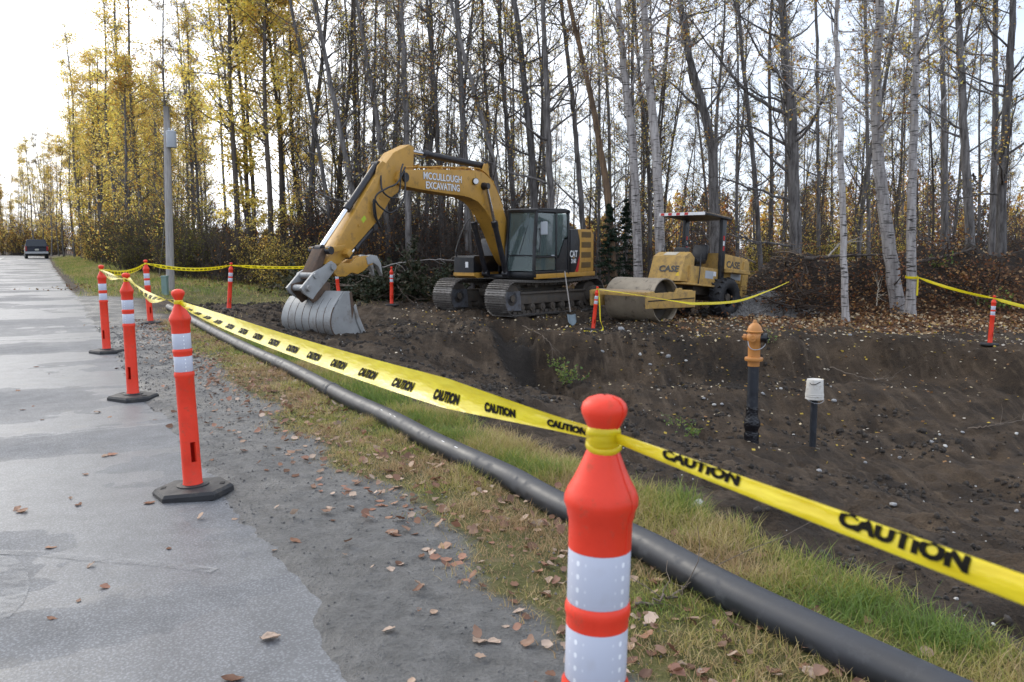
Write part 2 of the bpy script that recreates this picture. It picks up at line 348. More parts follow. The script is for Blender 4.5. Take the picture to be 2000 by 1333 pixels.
def hgt(x, y, fine=True):
    x = np.asarray(x, float); y = np.asarray(y, float)
    u, v = UV(x, y)
    n1 = fbm(x, y, 2.2, 4, 3); n2 = fbm(x, y, .5, 4, 11)
    L = level(x, y)
    ramp_ = -.05 - .275 * np.maximum(v - 3.0 + .12 * n1, 0)
    m = sstep(20.1, 18.0, y + 1.3 * fbm(x, y, 1.7, 4, 23) + .5 * np.maximum(x - 8.6, 0)) * .72 + .28 * sstep(18.6, 15.5, y + .8 * fbm(x, y, 2.4, 3, 27))
    m = m * sstep(-2.6, .8, x)
    fl = L * (1 - m) + (-2.08) * m
    k = .22; d = np.clip(.5 + .5 * (ramp_ - fl) / k, 0, 1)
    site = fl * (1 - d) + ramp_ * d + k * d * (1 - d)
    # slump bench and clods in the cut bank
    inpit = m * (1 - d)
    wr = sstep(2.7, 3.4, v) * sstep(40, 30, y)
    rut = .045 * np.sin((v * 1.0 + .25 * fbm(u, v, 3.0, 2, 31)) * 5.2) * sstep(3.4, 4.5, v) * sstep(13, 9, v) * sstep(20, 12, u)
    site = site + wr * (.15 * n1 + .13 * n2 + .07 * fbm(x, y, .2, 4, 41, .6)) + rut + inpit * (.12 * n1 + .16 * fbm(x * 1.0, y * .45, .9, 4, 43))
    # scarp where the ramp breaks off into the pit
    sd_ = scarp(x, y); ss = wr * (sd_ > -3) * (sd_ < 3); site = site + ss * (.20 * np.exp(-((sd_ + .30) / .40) ** 2) - .46 * np.exp(-((sd_ - .42 + .55 * n2 + .4 * n1) / .60) ** 2))
    for hx_, hy_, hz_ in ((3.89, 13.7, -1.88), (5.0, 14.0, -2.10)):
        g_ = np.exp(-(((x - hx_) ** 2 + (y - hy_) ** 2) / .75) ** 2); site = site * (1 - g_) + hz_ * g_ + g_ * .03 * n2 + .10 * np.exp(-((x - hx_) ** 2 + (y - hy_) ** 2) / .07) * (1 + n2)
    # spoil bank in front of the wood on the right
    berm = 1.75 * np.exp(-((y - 27.3 + .12 * (x - 10)) / 1.7) ** 2) * sstep(6.2, 9.5, x) * (1 + .35 * fbm(x, y, 1.6, 4, 51, .6)) + .38 * fbm(x, y, .8, 4, 53, .6) * sstep(24, 25.5, y) * sstep(30, 28.5, y) * sstep(6.2, 9.5, x)
    site = site + berm + .10 * fbm(x, y, .7, 3, 52) * sstep(20, 22, y) * sstep(5, 8, x)
    # verge, shoulder, road bed
    sh = .004 + .016 * fbm(x, y, .35, 4, 61) + .016 * fbm(x, y, .12, 3, 62) * (fbm(x, y, .7, 2, 64) > -.1)
    rb = sstep(.88, .66, v + .12 * fbm(u, v, .45, 5, 63, .6))
    shoulder = sh * (1 - rb) - .05 * rb - .03 * sstep(1.8, 2.9, v)
    grassy = .22 * sstep(1.3, 3.2, v) * sstep(25, 30, u) + road_rise(u) * sstep(7, 2, v)
    z = np.where(v > 2.9, site, shoulder) ; t = sstep(2.5, 3.3, v); z = shoulder * (1 - t) + site * t
    far = sstep(24, 29, u) * sstep(9, 3, v)
    z = z * (1 - far) + far * (shoulder + grassy)
    lf = sstep(-6.2, -7.5, v); z = z * (1 - lf) + (.1 + .2 * n1) * lf
    ff = sstep(45, 80, y); z = z + ff * .3 * fbm(x, y, 14, 3, 71) * sstep(4, 9, np.abs(v))
    return z
def hz(x, y): return float(hgt(np.array([x]), np.array([y]))[0])

def spaced(lo, hi, c0, step, g, cmin, cmax):
    a = [c0]
    while a[-1] < hi: a.append(a[-1] + max(step, g * max(0, a[-1] - cmax)))
    b = [c0]
    while b[-1] > lo: b.append(b[-1] - max(step, g * max(0, cmin - b[-1])))
    return np.array(sorted(set(b[1:] + a)))
gx = spaced(-420, 420, .5, .055, .022, -1.6, 2.6)
gy = spaced(-30, 900, 3, .05, .011, -1.0, 1.0)
GX, GY = np.meshgrid(gx, gy)
GZ = hgt(GX, GY)
ny, nx = GX.shape
idx = np.arange(nx * ny).reshape(ny, nx)
Q = np.stack([idx[:-1, :-1], idx[:-1, 1:], idx[1:, 1:], idx[1:, :-1]], -1).reshape(-1, 4)

def grass_mask(x, y):
    u, v = UV(x, y); n = fbm(x, y, .9, 4, 81)
    near = sstep(1.45, 1.95, v + .35 * n + .10 * sstep(6, 2, u) ) * sstep(3.02, 2.80, v + .25 * n) * sstep(17.5, 15.5, u)
    far = sstep(1.0, 1.5, v + .3 * n) * sstep(26, 28, u) * sstep(9.5, 6, v + n * 2) * sstep(120, 100, u)
    mid = .5 * sstep(1.6, 2.2, v + .5 * n) * sstep(4.2, 3.2, v) * sstep(17, 19, u) * sstep(21, 19, u)
    pole = .8 * sstep(2.6, 1.2, np.hypot((x + 8.5) / 2.2, (y - 24.5) / 1.0))
    return np.clip(np.maximum(np.maximum(near, far), np.maximum(mid, pole)), 0, 1)
def litter_mask(x, y):
    u, v = UV(x, y); n = fbm(x, y, 1.6, 4, 91)
    a = sstep(20.3, 22.3, y + 1.2 * n) * sstep(5.0, 7.5, x + n) * (1 - .62 * sstep(24.2, 25.6, y + .8 * n) * sstep(29.5, 28.3, y))
    b = sstep(27.5, 31, y + 1.5 * n) * sstep(3.5, 6.0, v)
    c = .35 * sstep(19.0, 21.0, y + n) * sstep(2.0, 4.0, x + n)
    return np.clip(np.maximum(np.maximum(a, b), c), 0, 1)
def mud_mask(x, y):
    u, v = UV(x, y); n = fbm(x, y, .8, 3, 95)
    return sstep(2.4, 1.7, v + .3 * n) * sstep(30, 26, u)
def soil_shade_mask(x, y):                                          # dark damp soil and painted-in shade: the spoil bank and the slumped scarp
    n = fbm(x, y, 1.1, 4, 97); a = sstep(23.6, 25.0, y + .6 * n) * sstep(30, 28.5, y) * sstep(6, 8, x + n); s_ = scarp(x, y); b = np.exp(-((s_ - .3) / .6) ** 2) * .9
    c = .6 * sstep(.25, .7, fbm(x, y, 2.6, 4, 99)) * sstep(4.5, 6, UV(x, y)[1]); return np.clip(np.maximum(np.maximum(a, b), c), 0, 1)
def tread_mask(x, y):
    u, v = UV(x, y); t = 0
    for c in (4.3, 6.3, 7.4, 9.3): t = np.maximum(t, sstep(.42, .26, np.abs(v - c + .25 * np.sin(u * .3 + c))))
    return t * sstep(-.25, .25, fbm(x, y, 1.5, 3, 101)) * sstep(22, 17, y)
def ground_material():
    m, nt, b = base_mat('ground')
    geo = N(nt, 'ShaderNodeNewGeometry'); pos = geo.outputs['Position']
    def noise(s, d=6.0, r=.6, sc=(1, 1, 1), rot=0):
        mp = N(nt, 'ShaderNodeMapping', Scale=sc); mp.inputs['Rotation'].default_value = (0, 0, rot); nt.links.new(pos, mp.inputs['Vector'])
        n = N(nt, 'ShaderNodeTexNoise', Scale=s, Detail=d, Roughness=r); nt.links.new(mp.outputs['Vector'], n.inputs['Vector']); return n.outputs['Fac']
    def attr(n): return N(nt, 'ShaderNodeAttribute', attribute_name=n).outputs['Fac']
    nA = noise(1.1, 8.0, .68); nB = noise(9.0, 8.0, .7); nC = noise(60.0, 4.0, .7); nS = noise(1.6, 6.0, .65, (3.5, .35, 1), math.radians(-29.3))
    dirt = ramp(nt, nA, [(.30, (.017, .0106, .0058)), (.50, (.052, .0335, .0185)), (.72, (.118, .080, .048))]).outputs['Color']
    streak = ramp(nt, nS, [(.50, 0.0), (.72, .75)]).outputs['Color']
    dirt = mixc(nt, streak, dirt, (.150, .107, .069))
    grit = ramp(nt, nC, [(.35, (.45, .45, .45)), (.70, (1.6, 1.6, 1.6))]).outputs['Color']
    mul = N(nt, 'ShaderNodeMix', data_type='RGBA', blend_type='MULTIPLY'); mul.inputs['Factor'].default_value = .85
    nt.links.new(dirt, mul.inputs['A']); nt.links.new(grit, mul.inputs['B']); dirt = mul.outputs['Result']
    mud = ramp(nt, nB, [(.28, (.095, .094, .090)), (.55, (.175, .172, .165)), (.78, (.24, .235, .225))]).outputs['Color']
    mu2 = N(nt, 'ShaderNodeMix', data_type='RGBA', blend_type='MULTIPLY'); mu2.inputs['Factor'].default_value = .32; nt.links.new(mud, mu2.inputs['A']); nt.links.new(grit, mu2.inputs['B']); mud = mu2.outputs['Result']
    gsoil = ramp(nt, nB, [(.30, (.065, .055, .022)), (.52, (.125, .125, .035)), (.72, (.21, .165, .085))]).outputs['Color']
    vo = N(nt, 'ShaderNodeTexVoronoi', Scale=13.0); nt.links.new(pos, vo.inputs['Vector'])
    sep = N(nt, 'ShaderNodeSeparateColor'); nt.links.new(vo.outputs['Color'], sep.inputs['Color'])
    lit = ramp(nt, sep.outputs['Red'], [(.0, (.022, .014, .009)), (.45, (.060, .030, .015)), (.75, (.125, .055, .022)), (.95, (.23, .125, .06))]).outputs['Color']
    def mask(a, n, w=.55):
        ad = N(nt, 'ShaderNodeMath', operation='MULTIPLY_ADD'); nt.links.new(n, ad.inputs[0]); ad.inputs[1].default_value = w; nt.links.new(a, ad.inputs[2])
        return ramp(nt, ad.outputs[0], [(.62, 0.0), (.84, 1.0)]).outputs['Color']
    gm = mask(attr('grass'), nB); lm = mask(attr('litter'), nB); mm = attr('mud')
    dk = mask(attr('dark_soil_shade'), nB); dirt = mixc(nt, dk, dirt, ramp(nt, nC, [(.3, (.010, .0075, .0055)), (.7, (.032, .024, .017))]).outputs['Color'])  # near-black soil colour, also carrying the shade of bank and scarp
    c = mixc(nt, mm, dirt, mud); c = mixc(nt, lm, c, lit); c = mixc(nt, gm, c, gsoil)
    nt.links.new(c, b.inputs['Base Color'])
    wet = ramp(nt, noise(1.3, 5.0, .6), [(.40, .36), (.60, .80)]).outputs['Color']
    r = mixc(nt, mm, (.82, .82, .82), wet); r = mixc(nt, gm, r, (.9, .9, .9)); nt.links.new(r, b.inputs['Roughness'])
    b.inputs['Specular IOR Level'].default_value = .35
    b0 = N(nt, 'ShaderNodeBump', Strength=.7, Distance=.16); nt.links.new(noise(3.2, 9.0, .72), b0.inputs['Height'])
    bp = N(nt, 'ShaderNodeBump', Strength=.9, Distance=.06); nt.links.new(nB, bp.inputs['Height']); nt.links.new(b0.outputs['Normal'], bp.inputs['Normal'])
    rot = N(nt, 'ShaderNodeMapping'); rot.inputs['Rotation'].default_value = (0, 0, math.radians(-29.3)); nt.links.new(pos, rot.inputs['Vector'])
    wv = N(nt, 'ShaderNodeTexWave', Scale=1.65, Distortion=1.2, Detail=2.0); wv.bands_direction = 'Y'; nt.links.new(rot.outputs['Vector'], wv.inputs['Vector'])
    tm = N(nt, 'ShaderNodeMath', operation='MULTIPLY'); nt.links.new(wv.outputs['Fac'], tm.inputs[0]); nt.links.new(attr('tread'), tm.inputs[1])
    bt_ = N(nt, 'ShaderNodeBump', Strength=.8, Distance=.05); nt.links.new(tm.outputs[0], bt_.inputs['Height']); nt.links.new(bt_.outputs['Normal'], b0.inputs['Normal'])
    inv = N(nt, 'ShaderNodeMapRange'); inv.inputs['To Min'].default_value = .75; inv.inputs['To Max'].default_value = .22; nt.links.new(mm, inv.inputs['Value']); nt.links.new(inv.outputs['Result'], b0.inputs['Strength'])
    bp2 = N(nt, 'ShaderNodeBump', Strength=.9, Distance=.012); nt.links.new(nC, bp2.inputs['Height']); nt.links.new(bp.outputs['Normal'], bp2.inputs['Normal'])
    nt.links.new(bp2.outputs['Normal'], b.inputs['Normal'])
    return m
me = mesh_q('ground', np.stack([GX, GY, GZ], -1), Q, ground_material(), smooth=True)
for nm, fn in (('grass', grass_mask), ('litter', litter_mask), ('mud', mud_mask), ('dark_soil_shade', soil_shade_mask), ('tread', tread_mask)):
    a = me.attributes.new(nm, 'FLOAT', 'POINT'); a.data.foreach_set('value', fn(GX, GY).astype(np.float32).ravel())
tag(link('ground', me), 'dark churned earth, muddy verge and leafy forest floor', None, None, 'structure')

# ------------------------------------------------------------------ road
def road_z(v): return .02 * (1 - ((v + 2.6) / 3.6) ** 2) - .012
def road_material():
    m, nt, b = base_mat('wet_asphalt')
    geo = N(nt, 'ShaderNodeNewGeometry'); mp = N(nt, 'ShaderNodeMapping'); mp.vector_type = 'POINT'; mp.inputs['Rotation'].default_value = (0, 0, math.radians(-29.3))
    nt.links.new(geo.outputs['Position'], mp.inputs['Vector']); P = mp.outputs['Vector']      # x across, y along the road
    def noise(s, d=6.0, r=.6, sc=(1, 1, 1)):
        q = N(nt, 'ShaderNodeMapping', Scale=sc); nt.links.new(P, q.inputs['Vector'])
        n = N(nt, 'ShaderNodeTexNoise', Scale=s, Detail=d, Roughness=r); nt.links.new(q.outputs['Vector'], n.inputs['Vector']); return n.outputs['Fac']
    fine = noise(95.0, 3.0, .7); mid = noise(5.0, 7.0, .68); big = noise(.55, 5.0, .6, (1, .6, 1)); band = noise(.5, 4.0, .6, (.25, 1.3, 1))
    vo = N(nt, 'ShaderNodeTexVoronoi', Scale=85.0); nt.links.new(P, vo.inputs['Vector'])
    agg = ramp(nt, vo.outputs['Distance'], [(.1, (1.35, 1.35, 1.35)), (.55, (.62, .62, .62))]).outputs['Color']
    c = ramp(nt, mid, [(.3, (.130, .135, .144)), (.7, (.205, .212, .223))]).outputs['Color']
    mul = N(nt, 'ShaderNodeMix', data_type='RGBA', blend_type='MULTIPLY'); mul.inputs['Factor'].default_value = .8; nt.links.new(c, mul.inputs['A']); nt.links.new(agg, mul.inputs['B']); c = mul.outputs['Result']
    # pale broken transverse crack lines and a pale dried-water arc
    sx = N(nt, 'ShaderNodeSeparateXYZ'); nt.links.new(P, sx.inputs['Vector'])
    wob = N(nt, 'ShaderNodeMath', operation='MULTIPLY_ADD'); nt.links.new(noise(.9, 5.0, .6), wob.inputs[0]); wob.inputs[1].default_value = .55; nt.links.new(sx.outputs['Y'], wob.inputs[2])
    fr = N(nt, 'ShaderNodeMath', operation='PINGPONG'); nt.links.new(wob.outputs[0], fr.inputs[0]); fr.inputs[1].default_value = 3.6
    crack = ramp(nt, fr.outputs[0], [(.0, 1.0), (.006, 1.0), (.012, 0.0)]).outputs['Color']
    crm = N(nt, 'ShaderNodeMath', operation='MULTIPLY'); nt.links.new(crack, crm.inputs[0]); nt.links.new(ramp(nt, noise(.45, 2.0), [(.42, 0.0), (.52, .55)]).outputs['Color'], crm.inputs[1])
    c = mixc(nt, crm.outputs[0], c, (.33, .33, .33))
    silt = ramp(nt, noise(2.2, 7.0, .7), [(.56, 0.0), (.74, .5)]).outputs['Color']; c = mixc(nt, silt, c, (.20, .19, .17))
    nt.links.new(c, b.inputs['Base Color'])
    ad = N(nt, 'ShaderNodeMath', operation='ADD'); nt.links.new(big, ad.inputs[0]); nt.links.new(band, ad.inputs[1])
    ro = ramp(nt, ad.outputs[0], [(.80, .72), (1.05, .60), (1.30, .44)])
    nt.links.new(ro.outputs['Color'], b.inputs['Roughness']); b.inputs['Specular IOR Level'].default_value = .44
    bs = ramp(nt, ad.outputs[0], [(.85, .8), (1.25, .30)])
    bp = N(nt, 'ShaderNodeBump', Distance=.006); nt.links.new(bs.outputs['Color'], bp.inputs['Strength']); nt.links.new(fine, bp.inputs['Height'])
    nt.links.new(bp.outputs['Normal'], b.inputs['Normal'])
    return m
us = np.concatenate([np.arange(-12, 0, 1.0), np.arange(0, 14, .06), np.arange(14, 30, .25), np.arange(30, 60, 1.0), np.arange(60, 190, 2.0)])
rows = []
for u in us:
    off = -.006 * max(0, u - 104) ** 2
    slope = -.012 * max(0, u - 104)
    row = []
    for v in (-6.2, -4.2, -2.6, -1.2, 0.0, .9):
        vv = v + off + (.10 * float(fbm(np.array([u]), np.array([0.0]), .5, 5, 77, .62)[0]) if v == .9 else 0); x, y = XY(u, vv); row.append((x, y, float(road_rise(np.array(u))) + .02 * (1 - ((v + 2.6) / 3.6) ** 2) - .012))
    rows.append(row)
R = np.array(rows); n, k, _ = R.shape
ii = np.arange(n * k).reshape(n, k); Q = np.stack([ii[:-1, :-1], ii[:-1, 1:], ii[1:, 1:], ii[1:, :-1]], -1).reshape(-1, 4)
road = link('road', mesh_q('road', R, Q, road_material(), smooth=True)); tag(road, 'wet grey asphalt road running off to the left', None, None, 'structure')
V = []
for u in us:
    if 28 < u < 100:
        for v in (-3.02, -2.88):
            x, y = XY(u, v - .006 * max(0, u - 104) ** 2); V.append((x, y, float(road_rise(np.array(u))) + .012 + .02 * (1 - ((v + 2.6) / 3.6) ** 2) - .006))
ii = np.arange(len(V)).reshape(-1, 2); Q = np.stack([ii[:-1, 0], ii[:-1, 1], ii[1:, 1], ii[1:, 0]], -1)
link('road_marking', mesh_q('road_marking', np.array(V), Q, mat('road_line', (.6, .6, .58), .5, var=.2, scale=3, dirt=(.3, (.2, .2, .2), 2))), road)

# worn white paint: an arc and a faint stripe near the camera
def worn_paint():
    m, nt, b = base_mat('worn_paint'); geo = N(nt, 'ShaderNodeNewGeometry'); n = N(nt, 'ShaderNodeTexNoise', Scale=7.0, Detail=9.0, Roughness=.75); nt.links.new(geo.outputs['Position'], n.inputs['Vector'])
    b.inputs['Base Color'].default_value = (.34, .34, .335, 1); b.inputs['Roughness'].default_value = .6
    t = N(nt, 'ShaderNodeBsdfTransparent'); ms = N(nt, 'ShaderNodeMixShader'); nt.links.new(ramp(nt, n.outputs['Fac'], [(.40, 0.0), (.62, .62)]).outputs['Color'], ms.inputs['Fac'])
    nt.links.new(t.outputs[0], ms.inputs[1]); nt.links.new(b.outputs[0], ms.inputs[2]); nt.links.new(ms.outputs[0], nt.nodes['Material Output'].inputs['Surface']); return m
wp = worn_paint()
def paint_strip(pix, w):
    P_ = np.array([PZ(px, py, .0) for px, py in pix]); t = np.linspace(0, 1, 40); q = np.stack([np.interp(t, np.linspace(0, 1, len(P_)), P_[:, k]) for k in range(2)], 1)
    k_ = np.ones(5) / 5; d = np.gradient(q, axis=0); d /= np.linalg.norm(d, axis=1, keepdims=True); nn = np.stack([-d[:, 1], d[:, 0]], 1); V = []
    for a, n_ in zip(q, nn):
        for s_ in (-.5, .5):
            p = a + n_ * w * s_; V.append((p[0], p[1], road_z(UV(p[0], p[1])[1]) + .004))
    ii = np.arange(80).reshape(-1, 2); Q = np.stack([ii[:-1, 0], ii[1:, 0], ii[1:, 1], ii[:-1, 1]], -1); me = mesh_q('worn_marking', np.array(V), Q, wp); link('worn_marking', me, road)
paint_strip([(-60, 1078), (60, 1080), (200, 1092), (320, 1100), (420, 1112)], .055)
paint_strip([(-40, 1088), (10, 1098), (30, 1120), (33, 1150), (20, 1180), (-10, 1210), (-60, 1240)], .09)
paint_strip([(-20, 667), (100, 663), (200, 657)], .10)
# ------------------------------------------------------------------ delineator posts
def make_delineator():
    root = empty('delineator_post', (0, 0, 0))
    prof = [(.054, .05), (.054, .062), (.051, .07), (.0505, .19), (.050, .30), (.0495, .45), (.049, .655), (.0535, .664), (.0535, .680), (.049, .689), (.049, .690)]
    bm = NB(); seg = 32; rings = []
    zs = []
    for (r, z) in prof: zs.append((r, z))
    for r, z in zs: rings.append([bm.verts.new((r * math.cos(2 * math.pi * k / seg), r * math.sin(2 * math.pi * k / seg), z)) for k in range(seg)])
    for i, (a, b) in enumerate(zip(rings, rings[1:])):
        for k in range(seg):
            if i == 3 and k in (25, 26, 27, 9, 10, 11): continue                       # hand slot right through the tube
            bm.faces.new((a[k], a[(k + 1) % seg], b[(k + 1) % seg], b[k]))
    # sunken walls of the slot
    for ks in ((25, 28), (9, 12)):
        for a, b in ((rings[3], rings[4]),):
            for k in ks:
                p, q = a[k % seg].co, b[k % seg].co
                v = [a[k % seg], b[k % seg], bm.verts.new((q.x * .72, q.y * .72, q.z)), bm.verts.new((p.x * .72, p.y * .72, p.z))]; bm.faces.new(v)
    up = [(.0475, .775), (.049, .7755), (.049, .79), (.0515, .797), (.0515, .806), (.049, .814), (.0475, .815)]
    lathe(bm, up, seg, close=False)
    top = [(.0475, .90), (.049, .9005), (.0495, .945), (.052, .952), (.0535, .962), (.0575, .972), (.0575, .982), (.053, .994), (.043, 1.012), (.034, 1.032), (.026, 1.052), (.0205, 1.066), (.0195, 1.076),
           (.022, 1.086), (.029, 1.100), (.0345, 1.112), (.0355, 1.120), (.033, 1.128), (.026, 1.135), (.014, 1.1395), (.003, 1.141)]
    lathe(bm, top, seg, close=False)
    obj('tube', bm, orange_plastic, root, auto=40)
    bm = NB(); aa = math.radians(-62); tube_bm(bm, [((r + .0003) * math.cos(aa), (r + .0003) * math.sin(aa), z) for r, z in top[1:-1]], .0012, 5); obj('mould_seam', bm, orange_plastic, root, smooth=True)
    for z0, z1 in ((.69, .775), (.815, .90)):
        bm = NB(); lathe(bm, [(.0483, z0), (.0488, z0 + .001), (.0488, z1 - .001), (.0483, z1)], 32, close=False); obj('reflective_band', bm, reflect_mat, root, auto=40)
    bm = NB(); hexo = [(.215 * math.cos(math.radians(a)), .215 * math.sin(math.radians(a))) for a in (0, 52, 128, 180, 232, 308)]
    hexi = [(x * .93, y * .93) for x, y in hexo]; mid = [(x * .5, y * .5) for x, y in hexo]
    l = [[bm.verts.new((x, y, z)) for x, y in pts] for pts, z in ((hexo, .0), (hexo, .028), (hexi, .044), (mid, .05))]
    for a, b in zip(l, l[1:]):
        for k in range(6): bm.faces.new((a[k], a[(k + 1) % 6], b[(k + 1) % 6], b[k]))
    bm.faces.new(l[0][::-1]); bm.faces.new(l[-1])
    base = obj('base', bm, black_rubber, root)
    bm = NB(); lathe(bm, [(.085, .049), (.085, .056), (.07, .060), (.055, .060)], 24); obj('collar', bm, black_rubber, base, auto=40)
    for sx in (-1, 1):
        bm = NB(); bx(bm, (sx * .155, 0, .0455), (.026, .045, .008), bev=.003); obj('grip_slot', bm, mat_slot, base)
    return root
mat_slot = mat('slot_shadow', (.006, .006, .006), .8)
def copy_tree(o, parent=None):
    c = o.copy(); COL.objects.link(c); c.parent = parent
    for k in o.children: copy_tree(k, c)
    return c
def post_at(px, pyb, pyt, hgt_=1.141):
    rb, rt = ray(px, pyb), ray(px, pyt)
    Y = hgt_ / (rt[2] / rt[1] - rb[2] / rb[1]); return PD(px, pyb, Y)
# world bases (from the flat road for those on it), tilt (toward +x, toward +y) in degrees, label
posts = {}
spec = [
    ('near', (.118, 1.268, .0), 1.2, 0, 20, 'orange delineator post close up in front, yellow tape tied round its neck'),
    ('third', (-1.775, 4.56, .0), -2.0, 0, 12, 'orange delineator post on the road edge with a whole black hexagonal base showing'),
    ('second', (-3.42, 7.48, .0), -.6, 0, -30, 'orange delineator post on the road edge, second along the tape line beyond the pipe end'),
    ('first', (-5.27, 10.84, .0), -.8, 0, -35, 'orange delineator post standing farthest along the wet asphalt at the tape corner'),
    ('entrance', (-6.45, 14.93, .0), -2.0, 0, 15, 'orange delineator post on the muddy verge straight in front of the grey pole'),
    ('gravel', None, 5.0, 0, 0, 'leaning orange delineator post on dark gravel between grey pole and excavator bucket'),
    ('behind', None, -5.0, 0, 0, 'orange delineator post half hidden behind the excavator bucket'),
    ('brush', None, .5, 0, 0, 'orange delineator post beside the cut brush, between bucket and tracks'),
    ('roller', None, 5.5, 0, 0, 'leaning orange delineator post between excavator track and roller drum, tape tail hanging'),
    ('birch', None, 2.0, 0, 0, 'orange delineator post among the leaves to the right of the white birches'),
]
pix = {'gravel': (447, 607, 513), 'behind': (664, 606, 527), 'brush': (765, 598, 522), 'roller': (1158, 643, 557), 'birch': (1933, 672, 575)}
proto = make_delineator()
for i, (key, p, tx, ty, rz, lab) in enumerate(spec):
    if p is None: p = post_at(*pix[key])
    o = proto if i == 0 else copy_tree(proto)
    z = p[2] if i < 5 else hz(p[0], p[1])
    if i < 4: z = road_z(.7) + .003
    o.location = (p[0], p[1], z - .004); o.rotation_euler = (math.radians(ty), math.radians(tx), math.radians(rz))
    o.rotation_mode = 'ZYX'
    tag(o, lab, 'delineator post', 'orange delineator posts round the site')
    t = math.radians(tx); posts[key] = np.array([p[0] + 1.07 * math.sin(t), p[1], z + 1.07 * math.cos(t)])

# ------------------------------------------------------------------ caution tape
def tape_material():
    m, nt, b = base_mat('caution_tape')
    tc = N(nt, 'ShaderNodeTexCoord'); nz = N(nt, 'ShaderNodeTexNoise', Scale=14.0, Detail=4.0); mp = N(nt, 'ShaderNodeMapping', Scale=(1, 1, 5)); nt.links.new(tc.outputs['Object'], mp.inputs['Vector']); nt.links.new(mp.outputs['Vector'], nz.inputs['Vector'])
    c = ramp(nt, nz.outputs['Fac'], [(.3, (.80, .63, .008)), (.7, (.92, .78, .03))]).outputs['Color']; nt.links.new(c, b.inputs['Base Color'])
    b.inputs['Roughness'].default_value = .24; b.inputs['Specular IOR Level'].default_value = .6
    bp = N(nt, 'ShaderNodeBump', Strength=.35, Distance=.01); nt.links.new(nz.outputs['Fac'], bp.inputs['Height']); nt.links.new(bp.outputs['Normal'], b.inputs['Normal'])
    t = N(nt, 'ShaderNodeBsdfTranslucent'); nt.links.new(c, t.inputs['Color']); ms = N(nt, 'ShaderNodeMixShader', Fac=.28)
    o = nt.nodes['Material Output']; nt.links.new(b.outputs[0], ms.inputs[1]); nt.links.new(t.outputs[0], ms.inputs[2]); nt.links.new(ms.outputs[0], o.inputs['Surface'])
    return m
tape_mat = tape_material(); ink = mat('tape_ink', (.010, .009, .007), .8, var=.1, spec=.08)
def smooth_path(pts, n):
    pts = np.array(pts, float); k = len(pts)
    if k == 2: return pts[0] + (pts[1] - pts[0]) * np.linspace(0, 1, n)[:, None]
    t = np.linspace(0, k - 1, n); q = []
    for x in t:
        i = min(int(x), k - 2); f = x - i
        p0 = pts[i - 1] if i > 0 else 2 * pts[0] - pts[1]; p1, p2 = pts[i], pts[i + 1]; p3 = pts[i + 2] if i + 2 < k else 2 * pts[-1] - pts[-2]
        q.append(.5 * (2 * p1 + (p2 - p0) * f + (2 * p0 - 5 * p1 + 4 * p2 - p3) * f * f + (3 * p1 - p0 - 3 * p2 + p3) * f ** 3))
    return np.array(q)
class Ribbon:
    """thin film along a path; prof(t) gives the cross section as (out, up) points over the film width, tw(t) its roll"""
    def __init__(s, path, prof, tw, n=160, m=13, thick=.0):
        s.C = smooth_path(path, n); s.n, s.m = n, m
        d = np.linalg.norm(np.diff(s.C, axis=0), axis=1); s.L = np.concatenate([[0], np.cumsum(d)])
        T = np.gradient(s.C, axis=0); T /= np.linalg.norm(T, axis=1, keepdims=True)
        Z = np.array([0, 0, 1.0]); A = np.cross(T, Z); A /= np.linalg.norm(A, axis=1, keepdims=True); B = np.cross(A, T)
        G = np.zeros((n, m, 3))
        for i in range(n):
            t = i / (n - 1); p = np.array(prof(t, np.linspace(0, 1, m))); a = tw(t); ca, sa = math.cos(a), math.sin(a)
            o = p[0] * ca - p[1] * sa; u_ = p[0] * sa + p[1] * ca
            G[i] = s.C[i] + o[:, None] * A[i] + u_[:, None] * B[i]
        s.G = G
    def at(s, a, c):                       # a metres along, c in 0..1 across
        i = np.clip(np.interp(a, s.L, np.arange(s.n)), 0, s.n - 1.001); j = np.clip(c * (s.m - 1), 0, s.m - 1.001)
        i0 = i.astype(int); j0 = j.astype(int); fi = (i - i0)[:, None]; fj = (j - j0)[:, None]; G = s.G
        return (G[i0, j0] * (1 - fi) + G[i0 + 1, j0] * fi) * (1 - fj) + (G[i0, j0 + 1] * (1 - fi) + G[i0 + 1, j0 + 1] * fi) * fj
